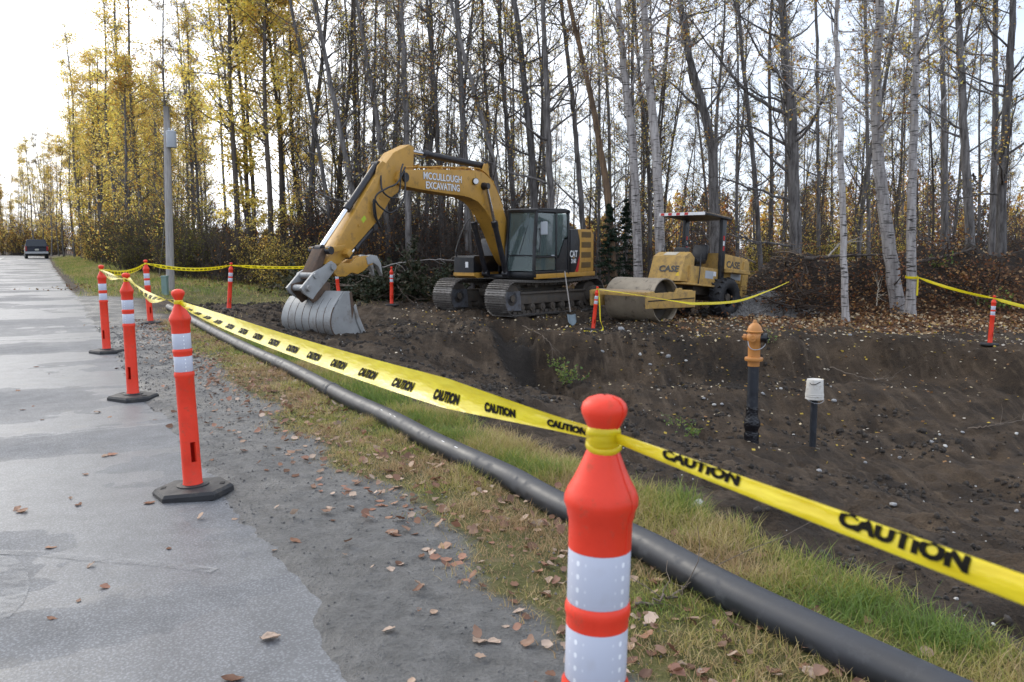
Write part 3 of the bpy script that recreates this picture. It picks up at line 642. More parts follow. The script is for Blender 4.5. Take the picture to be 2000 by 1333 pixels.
def tape(path, prof, tw, label, n=160, m=13, words=True, width=.076, pitch=.262, start=.03, flip=1, sc=1.0, parent=None, off=.0012, letter=.040, cen=.58):
    rb = Ribbon(path, prof, tw, n, m)
    ii = np.arange(n * m).reshape(n, m); Q = np.stack([ii[:-1, :-1], ii[:-1, 1:], ii[1:, 1:], ii[1:, :-1]], -1).reshape(-1, 4)
    o = link('caution_tape', mesh_q('caution_tape', rb.G, Q, tape_mat, smooth=True))
    tag(o, label, 'tape', 'yellow caution tape strung between posts')
    if words:
        src = text_mesh('CAUTION', letter, .0022); bm = NB(); bm.from_mesh(src)
        bmesh.ops.triangulate(bm, faces=bm.faces); bmesh.ops.subdivide_edges(bm, edges=[e for e in bm.edges if e.calc_length() > .010], cuts=2); bmesh.ops.triangulate(bm, faces=bm.faces)
        base = np.array([v.co[:] for v in bm.verts]); tri = np.array([[v.index for v in f.verts] for f in bm.faces]); bm.free()
        base[:, 0] *= .92; wl = base[:, 0].max() - base[:, 0].min()
        a0 = start; side_eps = off
        while a0 + wl < rb.L[-1] - .01:
            a = a0 + (base[:, 0] - base[:, 0].min()) if flip > 0 else a0 + wl - (base[:, 0] - base[:, 0].min())
            c = cen - base[:, 1] / width
            for sgn in (-1, 1):
                p = rb.at(a, c); da = rb.at(a + .002, c) - rb.at(a - .002, c); dc = rb.at(a, np.minimum(c + .02, 1)) - rb.at(a, np.maximum(c - .02, 0))
                nrm = np.cross(da, dc); nrm /= np.linalg.norm(nrm, axis=1, keepdims=True) + 1e-12
                me = bpy.data.meshes.new('lettering'); me.from_pydata((p + sgn * side_eps * nrm).tolist(), [], tri.tolist()); me.materials.append(ink); link('lettering', me, o)
            a0 += pitch * sc
    return o, rb
def wrap(o, p, r=.0225, h=.028, tilt=0):
    bm = NB(); lathe(bm, [(r, -h / 2), (r + .0025, -h / 4), (r + .002, h / 4), (r, h / 2)], 20, Matrix.Translation(p) @ Matrix.Rotation(tilt, 4, 'X'), close=False); obj('tape_wrap', bm, tape_mat, o, smooth=True)
W_ = .076
def flat(w=W_, bow=.006, fold=0.0):
    def f(t, s):
        pin = min(1, .30 + 5 * t, .30 + 5 * (1 - t)) if True else 1
        ww = w * pin; return (bow * np.sin(s * math.pi) * 1.0 + .007 * np.sin(s * 7 + t * 11) * (1 - pin) , (.5 - s) * ww)
    return f
def folded(w=W_, r=.006, frac=.48):
    """film folded back on itself, the upper fold rounded, like a limp tape pulled tight"""
    def f(t, s):
        pin = min(1, .62 + 2.2 * t); h = w * frac * pin
        wv_ = .0025 * math.sin(t * 23) ; o = np.where(s < .5, -.0012 - .0022 * np.sin(s * 2 * math.pi) + wv_ * np.cos(s * 9), .0012 + .0022 * np.sin((s - .5) * 2 * math.pi) + wv_ * np.cos((1 - s) * 9)); up = np.where(s < .5, -h * .5 + h * 2 * s, h * .5 - h * 2 * (s - .5))
        return (o, up)
    return f
neck = lambda k, dz=0.0: posts[k] + np.array([0, 0, dz])
def sag(a, b, s, k=7):
    t = np.linspace(0, 1, k); return [a + (b - a) * x - np.array([0, 0, 4 * s * x * (1 - x)]) for x in t]
a, b = neck('near', .0), neck('third', -.005)
side = np.array([.4, .2, 0]) * .06
t1, rb = tape(sag(a + side * 0, b, .025), flat(.062, .010), lambda t: .30 - .75 * sstep(0.0, .25, np.array(t)) - .75 * sstep(.55, .9, np.array(t)), 'wide yellow caution tape with black lettering running from front post to the road edge', n=260, flip=-1, start=.05, width=.062, letter=.028, cen=.66, pitch=.225)
wrap(t1, a, .0235, .034, .12); wrap(t1, a + np.array([0, 0, .008]), .0250, .016, -.3); wrap(t1, a + np.array([.001, 0, -.010]), .0262, .012, .35); wrap(t1, b, .0225, .024)
nxt = np.array([2.08, -2.27, 1.02])
t2, rb = tape(sag(a + np.array([.015, -.01, .004]), nxt, .012), folded(.076, frac=.36), lambda t: -.15 + .7 * t + .25 * math.sin(9 * t), 'folded yellow caution tape leaving the front post toward the lower right corner', n=220, m=15, flip=1, start=.12, sc=1.15, letter=.036, cen=.66)
t3, rb = tape([b, b + np.array([-.35, .62, -.035]), b * .5 + neck('second') * .5 + np.array([0, 0, -.045]), neck('second') + np.array([.2, -.4, .03]), neck('second')], flat(.06, .012), lambda t: .5 + 5.2 * t, 'pale twisted caution tape between second and third posts along the road', n=140, flip=-1, start=.2)
wrap(t3, neck('second'))
t4, rb = tape(sag(neck('second'), neck('first'), .03), flat(.07, .014), lambda t: 1.0 + 3.0 * t, 'short pale caution tape between the two farthest posts on the asphalt', n=100, flip=-1, start=.2)
wrap(t4, neck('first'))
t5, rb = tape(sag(neck('first'), neck('entrance'), .09), flat(.072, .006), lambda t: .2 * math.sin(6 * t), 'yellow caution tape from the asphalt corner post to the verge post', n=100, start=.2)
wrap(t5, neck('entrance'))
t6, rb = tape(sag(neck('entrance'), neck('gravel'), .10), flat(.072, .006), lambda t: .3 * math.sin(5 * t), 'yellow caution tape sagging in front of the grey utility pole', n=120, start=.2)
wrap(t6, neck('gravel'))
t7, rb = tape(sag(neck('gravel'), neck('behind'), .06), flat(.072, .006), lambda t: .3 * math.sin(4 * t), 'yellow caution tape running behind the excavator bucket', n=120, start=.2)
wrap(t7, neck('behind'))
rt = [neck('roller'), PD(1250, 577, 20.9), PD(1330, 590, 21.0), PD(1365, 593, 21.3), PD(1440, 588, 22.3), PD(1500, 568, 23.2), PD(1541, 550, 23.9)]
t8, rb = tape(rt, flat(.07, .006), lambda t: .9 + .6 * math.sin(9 * t), 'thin yellow caution tape sagging across the roller drum and tyre', n=140, words=False)
wrap(t8, neck('roller'))
pr = posts['roller']; g = hz(pr[0] + .25, pr[1] - .1)
tail, rb = tape([neck('roller') + np.array([.03, -.03, 0]), pr + np.array([.06, -.06, -.4]), pr + np.array([.08, -.10, -.8]), np.array([pr[0] + .13, pr[1] - .2, g + .06]), np.array([pr[0] - .15, pr[1] - .35, hz(pr[0] - .15, pr[1] - .35) + .04]), np.array([pr[0] - .9, pr[1] - .4, hz(pr[0] - .9, pr[1] - .4) + .05])], flat(.05, .01), lambda t: 1.2 + 2 * t, 'loose end of caution tape hanging down the leaning post onto the dirt', n=80, words=False)

# ------------------------------------------------------------------ black poly pipe on the verge
pp = [(330, 600), (375, 625), (424, 652), (496, 688), (572, 722), (680, 780), (760, 818), (840, 860), (920, 897), (1000, 936), (1089, 985), (1260, 1066), (1400, 1146), (1600, 1244), (1760, 1318), (1950, 1410), (2300, 1580)]
pts = []
for x, y in pp:
    p = PZ(x, y, .045); p[2] = hz(p[0], p[1]) * .5 - .01 + .062; pts.append(p)
P = smooth_path(pts, 150); rad = .069 + 0 * P[:, 0]
V, Q = tubes(P[None], rad[None], 28)
PIPE_LINE = P.copy(); pipe = empty('drain_pipe', tuple(P[75])); pipe_root = pipe; pipe_inv = -P[75]
link('barrel', mesh_q('barrel', V + pipe_inv, Q, pipe_black, smooth=True), pipe)
for f in (.30, .055):
    i = int(f * 149) if f > .1 else 9
    seg = P[i - 1:i + 2]; d = seg[2] - seg[0]; d /= np.linalg.norm(d); c = P[i]
    for q0 in (-1, 1):
        st = np.array([c + d * .014 * k for k in (-1, -.6, .6, 1)]); r = np.array([.0695, .0735, .0735, .0695])
        V, Q = tubes(st[None] + d * q0 * .016, r[None], 28); link('weld_bead', mesh_q('weld_bead', V + pipe_inv, Q, pipe_black, smooth=True), pipe)
for px, py in ((862, 862), (880, 872), (748, 803), (760, 810), (770, 815)):
    p = PZ(px, py, .10); j = int(np.argmin(np.linalg.norm(P - p, axis=1))); d = P[j + 1] - P[j - 1]; d /= np.linalg.norm(d)
    c = P[j] + np.array([-.3, -.55, .78]) * .0702; st = np.array([c - d * .02, c + d * .02]); V, Q = tubes(st[None], np.full((1, 2), .0035), 6)
    link('stencil_mark', mesh_q('stencil_mark', V + pipe_inv, Q, white_paint), pipe)
tag(pipe, 'long black plastic drain pipe lying in the grass along the verge', 'pipe')

# ------------------------------------------------------------------ fire hydrant, stand pipe and pail in the pit
hp = PD(1467, 866, 13.7); hzg = hz(hp[0], hp[1]) - .05; hyd = empty('fire_hydrant', (hp[0], hp[1], hzg)); H0 = 1.355 - (705 - 483) * 13.7 / 1640 - hzg   # flange height above ground
bm = NB(); lathe(bm, [(.095, H0 - .09), (.098, H0), (.145, H0 + .002), (.15, H0 + .02), (.15, H0 + .04), (.145, H0 + .055), (.10, H0 + .06), (.098, H0 + .09), (.10, H0 + .30), (.115, H0 + .33), (.125, H0 + .36), (.125, H0 + .42), (.11, H0 + .45), (.10, H0 + .47)], 28)
obj('barrel', bm, hydrant_orange, hyd, auto=45)
bm = NB(); lathe(bm, [(.10, H0 + .468), (.135, H0 + .472), (.138, H0 + .49), (.12, H0 + .50), (.115, H0 + .53), (.095, H0 + .575), (.06, H0 + .61), (.04, H0 + .625), (.032, H0 + .63), (.03, H0 + .66), (.02, H0 + .675)], 28)
obj('bonnet', bm, hydrant_orange, hyd, auto=45)
for ang, r, ln, dk in ((-25, .085, .19, True), (150, .055, .165, False), (-115, .055, .165, False)):
    d = Vector((math.cos(math.radians(ang)), math.sin(math.radians(ang)), 0)); c = Vector((0, 0, H0 + .38)); bm = NB()
    cyl(bm, c + d * .08, c + d * ln, r * .85, seg=20); cyl(bm, c + d * (ln - .03), c + d * (ln + .015), r, seg=8 if not dk else 20); cyl(bm, c + d * ln, c + d * (ln + .04), r * .25, seg=5)
    obj('nozzle_cap', bm, black_paint if dk else hydrant_orange, hyd, auto=35)
bm = NB(); tube_bm(bm, [(-.13, -.09, H0 + .34), (-.12, -.12, H0 + .25), (-.05, -.135, H0 + .20), (.06, -.135, H0 + .21), (.15, -.09, H0 + .27), (.17, -.06, H0 + .33)], .007, 6); obj('cap_chain', bm, mat('chain_zinc', (.5, .52, .55), .4, .4), hyd, smooth=True)
bm = NB(); lathe(bm, [(.090, -.15), (.09, .3), (.088, H0 - .085), (.094, H0 - .08)], 28); obj('stand_pipe', bm, pipe_black, hyd, auto=45)
bm = NB(); rr = lathe(bm, [(.12, -.15), (.122, .03), (.12, .12), (.122, .17), (.105, .20), (.112, .24), (.135, .30), (.13, .38), (.105, .43), (.098, .50), (.100, .58), (.093, .62)], 26, close=False)
for v in bm.verts:
    k = 1 + .09 * fbm(np.array([v.co.x * 9 + v.co.z * 21]), np.array([v.co.y * 9 + v.co.z * 7]), 1.0, 3, 5)[0]; v.co.x *= k; v.co.y *= k
obj('plastic_wrap', bm, plastic_wrap, hyd, smooth=True)
tag(hyd, 'orange fire hydrant on a tall black stand pipe in the pit', 'fire hydrant')
sp = PD(1586, 890, 14.0); sg = hz(sp[0], sp[1]); topz = 1.355 - (742 - 483) * 14.0 / 1640
bm = NB(); lathe(bm, [(.056, sg - .2), (.056, topz - .1)], 20, Matrix.Translation((sp[0], sp[1], 0))); tag(obj('stand_pipe', bm, pipe_black, None, auto=40), 'thin black pipe standing in the pit under the white pail', 'pipe')
bm = NB(); b0 = topz - .335
lathe(bm, [(.135, b0), (.152, b0), (.152, b0 + .022), (.149, b0 + .026), (.149, b0 + .05), (.154, b0 + .053), (.154, b0 + .062), (.149, b0 + .066), (.149, b0 + .082), (.152, b0 + .085), (.152, b0 + .092), (.146, b0 + .096), (.134, b0 + .325), (.130, b0 + .335), (.122, b0 + .33), (.06, b0 + .33)], 32)
pail = empty('pail', (sp[0], sp[1], b0)); o = obj('pail_body', bm, bucket_white, pail, auto=35); o.location = (0, 0, -b0)
bm = NB(); tube_bm(bm, [(-.115, -.075, .285), (-.09, -.108, .262), (-.04, -.136, .27), (.02, -.140, .30), (.045, -.134, .308)], .0055, 6); obj('marker_scrawl', bm, ink, pail, smooth=True)
bm = NB(); tube_bm(bm, [(-.150, 0, .05), (-.12, -.10, -.02), (0, -.155, -.055), (.12, -.10, -.02), (.150, 0, .05)], .003, 5); obj('wire_handle', bm, chrome, pail, smooth=True)
tag(pail, 'white plastic pail turned upside down on a black pipe', 'pail')

# ------------------------------------------------------------------ utility pole, pedestal
pb = PZ(333, 571, .0); pg = hz(pb[0], pb[1]); pole = empty('utility_pole', (pb[0], pb[1], pg)); s = pb[1] / FPX
ptop = PD(325, 208, pb[1]); dx = ptop[0] - pb[0]; ph = ptop[2] - pg
bm = NB(); st = np.array([[dx * t, 0, -.3 + (ph + .3) * t] for t in np.linspace(0, 1, 12)]); V, Q = tubes(st[None], np.linspace(.125, .088, 12)[None], 18)
vs = [bm.verts.new(v) for v in V]
for q in Q: bm.faces.new([vs[i] for i in q])
bm.faces.new(vs[-18:][::-1]); obj('shaft', bm, pole_wood, pole, smooth=True)
tz = 1.355 + (483 - 278) * s - pg; tx = (340 - 333) * s
bm = NB(); lathe(bm, [(.135, tz - .24), (.145, tz - .22), (.145, tz + .2), (.15, tz + .205), (.15, tz + .225), (.12, tz + .25), (.02, tz + .26)], 24, Matrix.Translation((tx + .14, -.05, 0))); tr = obj('transformer', bm, trans_grey, pole, auto=40)
for k in (-1, 1):
    bm = NB(); lathe(bm, [(.02, tz + .24), (.032, tz + .27), (.02, tz + .285), (.032, tz + .30), (.018, tz + .33)], 10, Matrix.Translation((tx + .14 + k * .06, -.05, 0))); obj('bushing', bm, trans_grey, tr, smooth=True)
for dz in (.12, -.12):
    bm = NB(); bx(bm, (tx - .0, -.05, tz + dz), (.16, .05, .05)); obj('bracket', bm, trans_grey, pole)
bm = NB(); gt = Vector((dx * .55, 0, ph * .55)); g2 = PZ(247, 545, .15); g2 = Vector((g2[0] - pb[0], g2[1] - pb[1] + 3, 0.05)); cyl(bm, gt, g2, .012, seg=6); obj('guy_wire', bm, trans_grey, pole)
bm = NB(); gm = g2.lerp(gt, .32); cyl(bm, g2, gm, .03, seg=8); obj('guy_guard', bm, pole_wood, pole)
for zz in (.6, 1.5, 2.3):
    bm = NB(); bx(bm, (dx * zz / ph + .0, -.122 + zz * .003, zz), (.012, .02, .3)); obj('ground_wire_clip', bm, trans_grey, pole)
tag(pole, 'weathered grey wooden utility pole carrying a small grey transformer', 'utility pole')
q = PZ(323, 575, .0); qz = hz(q[0], q[1]); bm = NB(); bx(bm, (0, 0, .24), (.16, .16, .56), bev=.02); ped = empty('cable_pedestal', (q[0], q[1], qz)); obj('housing', bm, pedestal_green, ped)
bm = NB(); bx(bm, (0, 0, .53), (.175, .175, .06), bev=.015); obj('cap', bm, pedestal_green, ped); tag(ped, 'small grey green cable pedestal at the foot of the grey pole', 'pedestal')

# ------------------------------------------------------------------ dark SUV far down the road
SY = 78.0; sxp = PD(72, 490, SY); suv = empty('suv', (sxp[0], sxp[1], 0)); uu, vv = UV(sxp[0], sxp[1]); suv.location = (sxp[0], sxp[1], float(road_rise(np.array(uu))) + .015)
suv.rotation_euler = (0, 0, math.atan2(.872, -.490) - math.pi / 2 + .03)      # local +Y = along the road, away
hw = .97
body = NB()
ring = lambda y, ps: [body.verts.new((x, y, z)) for x, z in ps]
low = lambda k: [(-hw * k, .42), (-hw * k, .75), (-hw * k * .985, 1.05), (hw * k * .985, 1.05), (hw * k, .75), (hw * k, .42)]
secs = [ring(y, low(k)) for y, k in ((-.02, .955), (.10, 1.0), (1.2, 1.0), (3.2, 1.0), (4.3, .97), (4.6, .9))]
for A, B in zip(secs, secs[1:]):
    for i in range(6): body.faces.new((A[i], A[(i + 1) % 6], B[(i + 1) % 6], B[i]))
body.faces.new(secs[0]); body.faces.new(secs[-1][::-1])
bmesh.ops.bevel(body, geom=[e for e in body.edges], offset=.03, segments=2, affect='EDGES'); obj('body', body, suv_paint, suv, auto=50)
cabn = NB()
a = [cabn.verts.new(p) for p in ((-.94, .08, 1.04), (.94, .08, 1.04), (.94, 3.3, 1.04), (-.94, 3.3, 1.04))]; b = [cabn.verts.new(p) for p in ((-.76, .42, 1.76), (.76, .42, 1.76), (.74, 2.5, 1.78), (-.74, 2.5, 1.78))]
cabn.faces.new(a[::-1]); cabn.faces.new(b)
for i in range(4): cabn.faces.new((a[i], a[(i + 1) % 4], b[(i + 1) % 4], b[i]))
bmesh.ops.recalc_face_normals(cabn, faces=cabn.faces); bmesh.ops.bevel(cabn, geom=list(cabn.edges), offset=.05, segments=3, affect='EDGES'); cb = obj('cabin', cabn, suv_paint, suv, auto=50)
def quadp(name, ps, m, par, th=.012):
    bm = NB(); vs = [bm.verts.new(p) for p in ps]; f = bm.faces.new(vs); f.normal_update(); r = bmesh.ops.extrude_face_region(bm, geom=[f]); nv = f.normal.copy()
    for v in r['geom']:
        if isinstance(v, bmesh.types.BMVert): v.co += nv * th
    bmesh.ops.recalc_face_normals(bm, faces=bm.faces); return obj(name, bm, m, par)
quadp('rear_window', [(-.80, .095, 1.09), (.80, .095, 1.09), (.66, .375, 1.68), (-.66, .375, 1.68)], tint_glass, cb, -.03) if False else quadp('rear_window', [(-.78, .085, 1.12), (.78, .085, 1.12), (.665, .36, 1.68), (-.665, .36, 1.68)], tint_glass, cb, .02)
for sg_ in (-1, 1):
    quadp('side_window', [(sg_ * .915, .5, 1.12), (sg_ * .915, 2.9, 1.12), (sg_ * .79, 2.3, 1.66), (sg_ * .79, .65, 1.66)], tint_glass, cb, .012 * sg_)
    bm = NB(); bx(bm, (sg_ * .86, -.03, .92), (.16, .06, .42), bev=.02); obj('tail_lamp', bm, tail_red, suv)
    for yy in (.85, 3.65):
        bm = NB(); cyl(bm, (sg_ * .72, yy, .37), (sg_ * .95, yy, .37), .37, seg=24); wl = obj('wheel', bm, black_rubber, suv, auto=40)
        bm = NB(); cyl(bm, (sg_ * .955, yy, .37), (sg_ * .96, yy, .37), .22, seg=16); obj('rim', bm, suv_trim, wl)
    bm = NB(); bx(bm, (sg_ * 1.06, 3.0, 1.15), (.16, .1, .14), bev=.02); obj('mirror', bm, black_paint, suv)
bm = NB(); bx(bm, (0, -.10, .54), (1.86, .16, .2), bev=.03); obj('bumper', bm, suv_trim, suv)
bm = NB(); bx(bm, (0, -.035, .82), (.32, .02, .16)); obj('number_plate', bm, mat('plate', (.45, .45, .4), .5), suv)
bm = NB(); bx(bm, (0, 2.2, .36), (1.5, 3.6, .16)); obj('chassis', bm, black_paint, suv)
tag(suv, 'dark blue sport utility vehicle seen from behind, far down the road', 'car')
# ------------------------------------------------------------------ excavator (x forward, y to its left, z up)
EA = math.radians(32.1)
ex = empty('excavator', (.32, 24.7, -.49), math.atan2(-math.cos(EA), -math.sin(EA)))
def part(name, bm, m, parent=None, auto=None): return obj(name, bm, m, parent or ex, auto=auto)
SL = math.radians(-9.9)                                        # tracks are slewed against the house
# shared shoe mesh
bm = NB(); bx(bm, (0, 0, 0), (.185, .74, .022))
for k in (-.07, 0, .065): bx(bm, (k, 0, .026), (.016, .74, .034))
shoe_me = obj('track_shoe', bm, track_steel); shoe_data = shoe_me.data; bpy.data.objects.remove(shoe_me)
def track(yc):
    fr = NB(); bx(fr, (.05, 0, .44), (3.0, .34, .30), bev=.04); bx(fr, (1.75, 0, .42), (.55, .30, .42), bev=.05); bx(fr, (.05, .12 * (1 if yc > 0 else -1), .60), (2.9, .22, .06), bev=.02)
    t = part('track', fr, muddy_steel, auto=35); t.location = (0, 0, 0)
    M = Matrix.Rotation(SL, 4, 'Z') @ Matrix.Translation((0, yc, 0)); t.matrix_local = M
    # loop of shoes round a stadium
    rr, x0, x1, zc = .455, -1.68, 1.83, .475
    per = 2 * (x1 - x0) + 2 * math.pi * rr; n = int(per / .19)
    for i in range(n):
        s_ = per * i / n; L = x1 - x0
        if s_ < L: x, z, a = x0 + s_, zc + rr - .05 * math.sin(math.pi * s_ / L), 0
        elif s_ < L + math.pi * rr: th = (s_ - L) / rr; x, z, a = x1 + rr * math.sin(th), zc + rr * math.cos(th), th
        elif s_ < 2 * L + math.pi * rr: x, z, a = x1 - (s_ - L - math.pi * rr), zc - rr, math.pi
        else: th = (s_ - 2 * L - math.pi * rr) / rr; x, z, a = x0 - rr * math.sin(th), zc - rr * math.cos(th), math.pi + th
        o = link('track_shoe', shoe_data, t); o.location = (x, 0, z); o.rotation_euler = (0, a, 0)
    ch = []
    for x, r, z, nm in ((1.83, .37, .475, 'idler'), (-1.68, .36, .475, 'sprocket')):
        b = NB(); cyl(b, (x, -.16, z), (x, .16, z), r, seg=28); cyl(b, (x, -.2, z), (x, .2, z), r * .55, seg=20); cyl(b, (x, -.24, z), (x, .24, z), r * .25, seg=14); obj(nm, b, muddy_steel, t, auto=40)
    for x in np.linspace(-1.25, 1.4, 7):
        b = NB(); cyl(b, (x, -.19, .20), (x, .19, .20), .105, seg=16); cyl(b, (x, -.21, .20), (x, .21, .20), .05, seg=12); obj('track_roller', b, muddy_steel, t, auto=40)
    for x in (-.7, .75):
        b = NB(); cyl(b, (x, -.14, .80), (x, .14, .80), .07, seg=14); obj('carrier_roller', b, muddy_steel, t, auto=40)
    for sy in (-1, 1):
        b = NB()
        for x in np.arange(-1.6, 1.8, .19): bx(b, (x, sy * .12, .075), (.15, .03, .09))
        for x in np.arange(-1.6, 1.8, .19): bx(b, (x, sy * .12, .875 - .05 * math.sin(math.pi * (x + 1.68) / 3.5)), (.15, .03, .07))
        o = obj('chain_links', b, muddy_steel, t); o['kind'] = 'stuff'
    b = NB(); prism(b, [(1.45, .13), (2.05, .16), (2.18, .40), (2.10, .66), (1.50, .66)], .185 if yc > 0 else .185, .20, .0); obj('idler_guard', b, mat_guard, t)
    b = NB(); cyl(b, (-1.68, .17, .475), (-1.68, .36, .475), .25, seg=24); cyl(b, (-1.68, .36, .475), (-1.68, .385, .475), .2, seg=24); obj('drive_motor', b, muddy_steel, t, auto=40)
    return t
mat_guard = mat('idler_guard_steel', (.14, .145, .16), .5, .3, var=.25, dirt=(.4, (.09, .07, .05), 5))
track(1.02); track(-1.02)
bm = NB(); bx(bm, (0, 0, .62), (1.9, 1.5, .36), bev=.06); bx(bm, (.75, 0, .55), (.5, 1.7, .25), bev=.05); bx(bm, (-.75, 0, .55), (.5, 1.7, .25), bev=.05); o = part('car_body', bm, muddy_steel, auto=35); o.rotation_euler = (0, 0, SL)
bm = NB(); cyl(bm, (0, 0, .78), (0, 0, 1.0), .62, seg=40); part('slew_ring', bm, muddy_steel, auto=40)
# house: deck, yellow side skirts, engine housing, counterweight
bm = NB(); bx(bm, (-.35, 0, 1.035), (3.3, 2.35, .09), bev=.015); part('deck', bm, black_paint, auto=35)
for y0, y1 in ((1.16, 1.255), (-1.255, -1.16)):
    bm = NB(); prism(bm, [(1.33, .985), (-2.2, .985), (-2.2, 1.12), (1.36, 1.12)], y0, y1, .015); part('side_skirt', bm, cat_yellow, auto=35)
bm = NB(); prism(bm, [(-.60, 1.121), (-.60, 2.36), (-1.04, 2.38), (-1.20, 2.05), (-1.18, 1.45), (-.88, 1.121)], .05, 1.25, .012); blk = part('side_panel_black', bm, black_paint, auto=35)
bm = NB(); prism(bm, [(-.88, 1.121), (-1.18, 1.45), (-1.20, 2.05), (-1.04, 2.38), (-1.95, 2.38), (-2.08, 2.2), (-2.08, 1.121)], .04, 1.249, .012); eng = part('engine_door', bm, cat_yellow, auto=35)
for k, z in enumerate((2.22, 1.92, 1.62, 1.32)):
    bm = NB(); bx(bm, (-1.60, 1.2485, z), (.62, .012, .17), bev=.004)
    for j in range(4): bx(bm, (-1.60, 1.254, z - .06 + j * .04), (.58, .012, .014))
    obj('louvre', bm, louvre_mat, eng)
for y0, y1, nm in ((-1.249, -.02, 'pump_housing'),):
    bm = NB(); prism(bm, [(-.10, 1.12), (-.10, 1.85), (-.65, 2.1), (-1.95, 2.2), (-2.08, 2.1), (-2.08, 1.12)], y0, y1, .02); part(nm, bm, cat_yellow, auto=35)
bm = NB(); bx(bm, (-1.25, 0, 2.42), (1.1, 1.5, .12), bev=.05); part('engine_hood', bm, black_paint, auto=35)
bm = NB(); cyl(bm, (-1.5, -.55, 2.3), (-1.5, -.55, 2.75), .06, seg=14); part('exhaust_stack', bm, black_paint, auto=35)
bm = NB()
arc = []
for a in np.linspace(-1, 1, 13): arc.append((-2.09 - .27 * (1 - abs(a) ** 3.2), a * 1.25))
pr2 = [(x, y) for x, y in arc] + [(-2.085, 1.25), (-2.085, -1.25)]
prism(bm, [(-2.09, -1.25)] + arc[1:-1] + [(-2.09, 1.25)], .99, 2.3, .06, axis='Z'); part('counterweight', bm, cat_yellow, auto=35)
bm = NB(); prism(bm, [(-.91, 1.125), (-1.005, 1.30), (-1.165, 1.62), (-1.185, 1.46), (-1.09, 1.125)], 1.2515, 1.256); obj('red_stripe', bm, red_paint, blk)
Rside = Matrix.Translation((-.80, 1.2525, 1.645)) @ Matrix.Rotation(math.pi, 4, 'Z') @ Matrix.Rotation(math.pi / 2, 4, 'X')
lettering('cat_lettering', 'CAT', .27, Rside, white_paint, blk, .006, .88)
bm = NB(); prism(bm, [(-.745, 1.525), (-.855, 1.525), (-.80, 1.575)], 1.2545, 1.258); obj('emblem_triangle', bm, cat_yellow, blk)
lettering('model_lettering', '316E', .17, Matrix.Translation((-.80, 1.2525, 1.44)) @ Matrix.Rotation(math.pi, 4, 'Z') @ Matrix.Rotation(math.pi / 2, 4, 'X'), white_paint, blk, .004, .9)
# cab: frame bars with real panes
cab_y0, cab_y1 = .29, 1.245
bm = NB()
def bar(p, q, s=.05): 
    p, q = Vector(p), Vector(q); d = q - p; M = d.to_track_quat('X', 'Z').to_matrix().to_4x4(); bx(bm, (p + q) / 2, (d.length + s * .9, s, s), M, .012)
bx(bm, (.42, (cab_y0 + cab_y1) / 2, 1.10), (1.94, cab_y1 - cab_y0, .14), bev=.02)                     # sill
F0, F1 = (1.42, 1.30), (-.53, -.53)
for y in (cab_y0 + .035, cab_y1 - .035):
    bar((1.41, y, 1.10), (1.385, y, 1.9), .075); bar((1.385, y, 1.9), (1.27, y, 2.82), .075)             # A pillar
    bar((1.25, y, 2.83), (-.50, y, 2.86), .075); bar((-.50, y, 1.1), (-.50, y, 2.86), .09)
    bar((.22, y, 1.15), (.22, y, 2.82), .075)
    bar((1.40, y, 1.16), (-.50, y, 1.16), .075)
bar((1.26, cab_y0, 2.83), (1.26, cab_y1, 2.83), .08); bar((-.5, cab_y0, 2.86), (-.5, cab_y1, 2.86), .08); bar((1.40, cab_y0, 1.62), (1.40, cab_y1, 1.62), .028)
cab = part('cab', bm, black_paint, auto=35)
bm = NB(); prism(bm, [(1.33, 2.86), (1.24, 2.905), (-.3, 2.945), (-.52, 2.92), (-.56, 2.86)], cab_y0 - .01, cab_y1 + .01, .03); obj('roof', bm, black_paint, cab, auto=35)
bm = NB(); prism(bm, [(-.02, 1.15), (-.5, 1.15), (-.5, 2.09), (-.27, 2.06), (.08, 1.55), (.20, 1.55), (.20, 1.15)], cab_y1 - .055, cab_y1 - .012); obj('rear_side_panel', bm, black_paint, cab)
def pane(name, ps, m=glass): return quadp(name, ps, m, cab, .006)
yl = cab_y1 - .02
pane('windscreen', [(1.375, cab_y0 + .07, 1.64), (1.375, cab_y1 - .07, 1.64), (1.262, cab_y1 - .07, 2.79), (1.262, cab_y0 + .07, 2.79)])
pane('lower_windscreen', [(1.41, cab_y0 + .07, 1.20), (1.41, cab_y1 - .07, 1.20), (1.39, cab_y1 - .07, 1.60), (1.39, cab_y0 + .07, 1.60)])
pane('door_window', [(1.32, yl, 1.62), (.26, yl, 1.62), (.26, yl, 2.78), (1.23, yl, 2.78)])
pane('door_lower_pane', [(1.35, yl, 1.22), (.26, yl, 1.22), (.26, yl, 1.56), (1.32, yl, 1.56)])
pane('rear_quarter_window', [(.18, yl, 1.6), (.08, yl, 1.62), (-.28, yl, 2.12), (-.45, yl, 2.14), (-.45, yl, 2.8), (.18, yl, 2.8)])
pane('right_window', [(1.3, cab_y0 + .02, 1.3), (-.44, cab_y0 + .02, 1.3), (-.44, cab_y0 + .02, 2.78), (1.23, cab_y0 + .02, 2.78)])
pane('rear_window', [(-.5, cab_y0 + .08, 1.8), (-.5, cab_y1 - .08, 1.8), (-.5, cab_y1 - .08, 2.78), (-.5, cab_y0 + .08, 2.78)])
bm = NB(); bar((1.34, cab_y1 - .005, 1.58), (.26, cab_y1 - .005, 1.58), .045); obj('door_rail', bm, black_paint, cab, auto=35)
bm = NB(); bx(bm, (.45, cab_y1 + .012, 1.62), (.16, .02, .035), bev=.006); obj('door_handle', bm, trans_grey, cab)
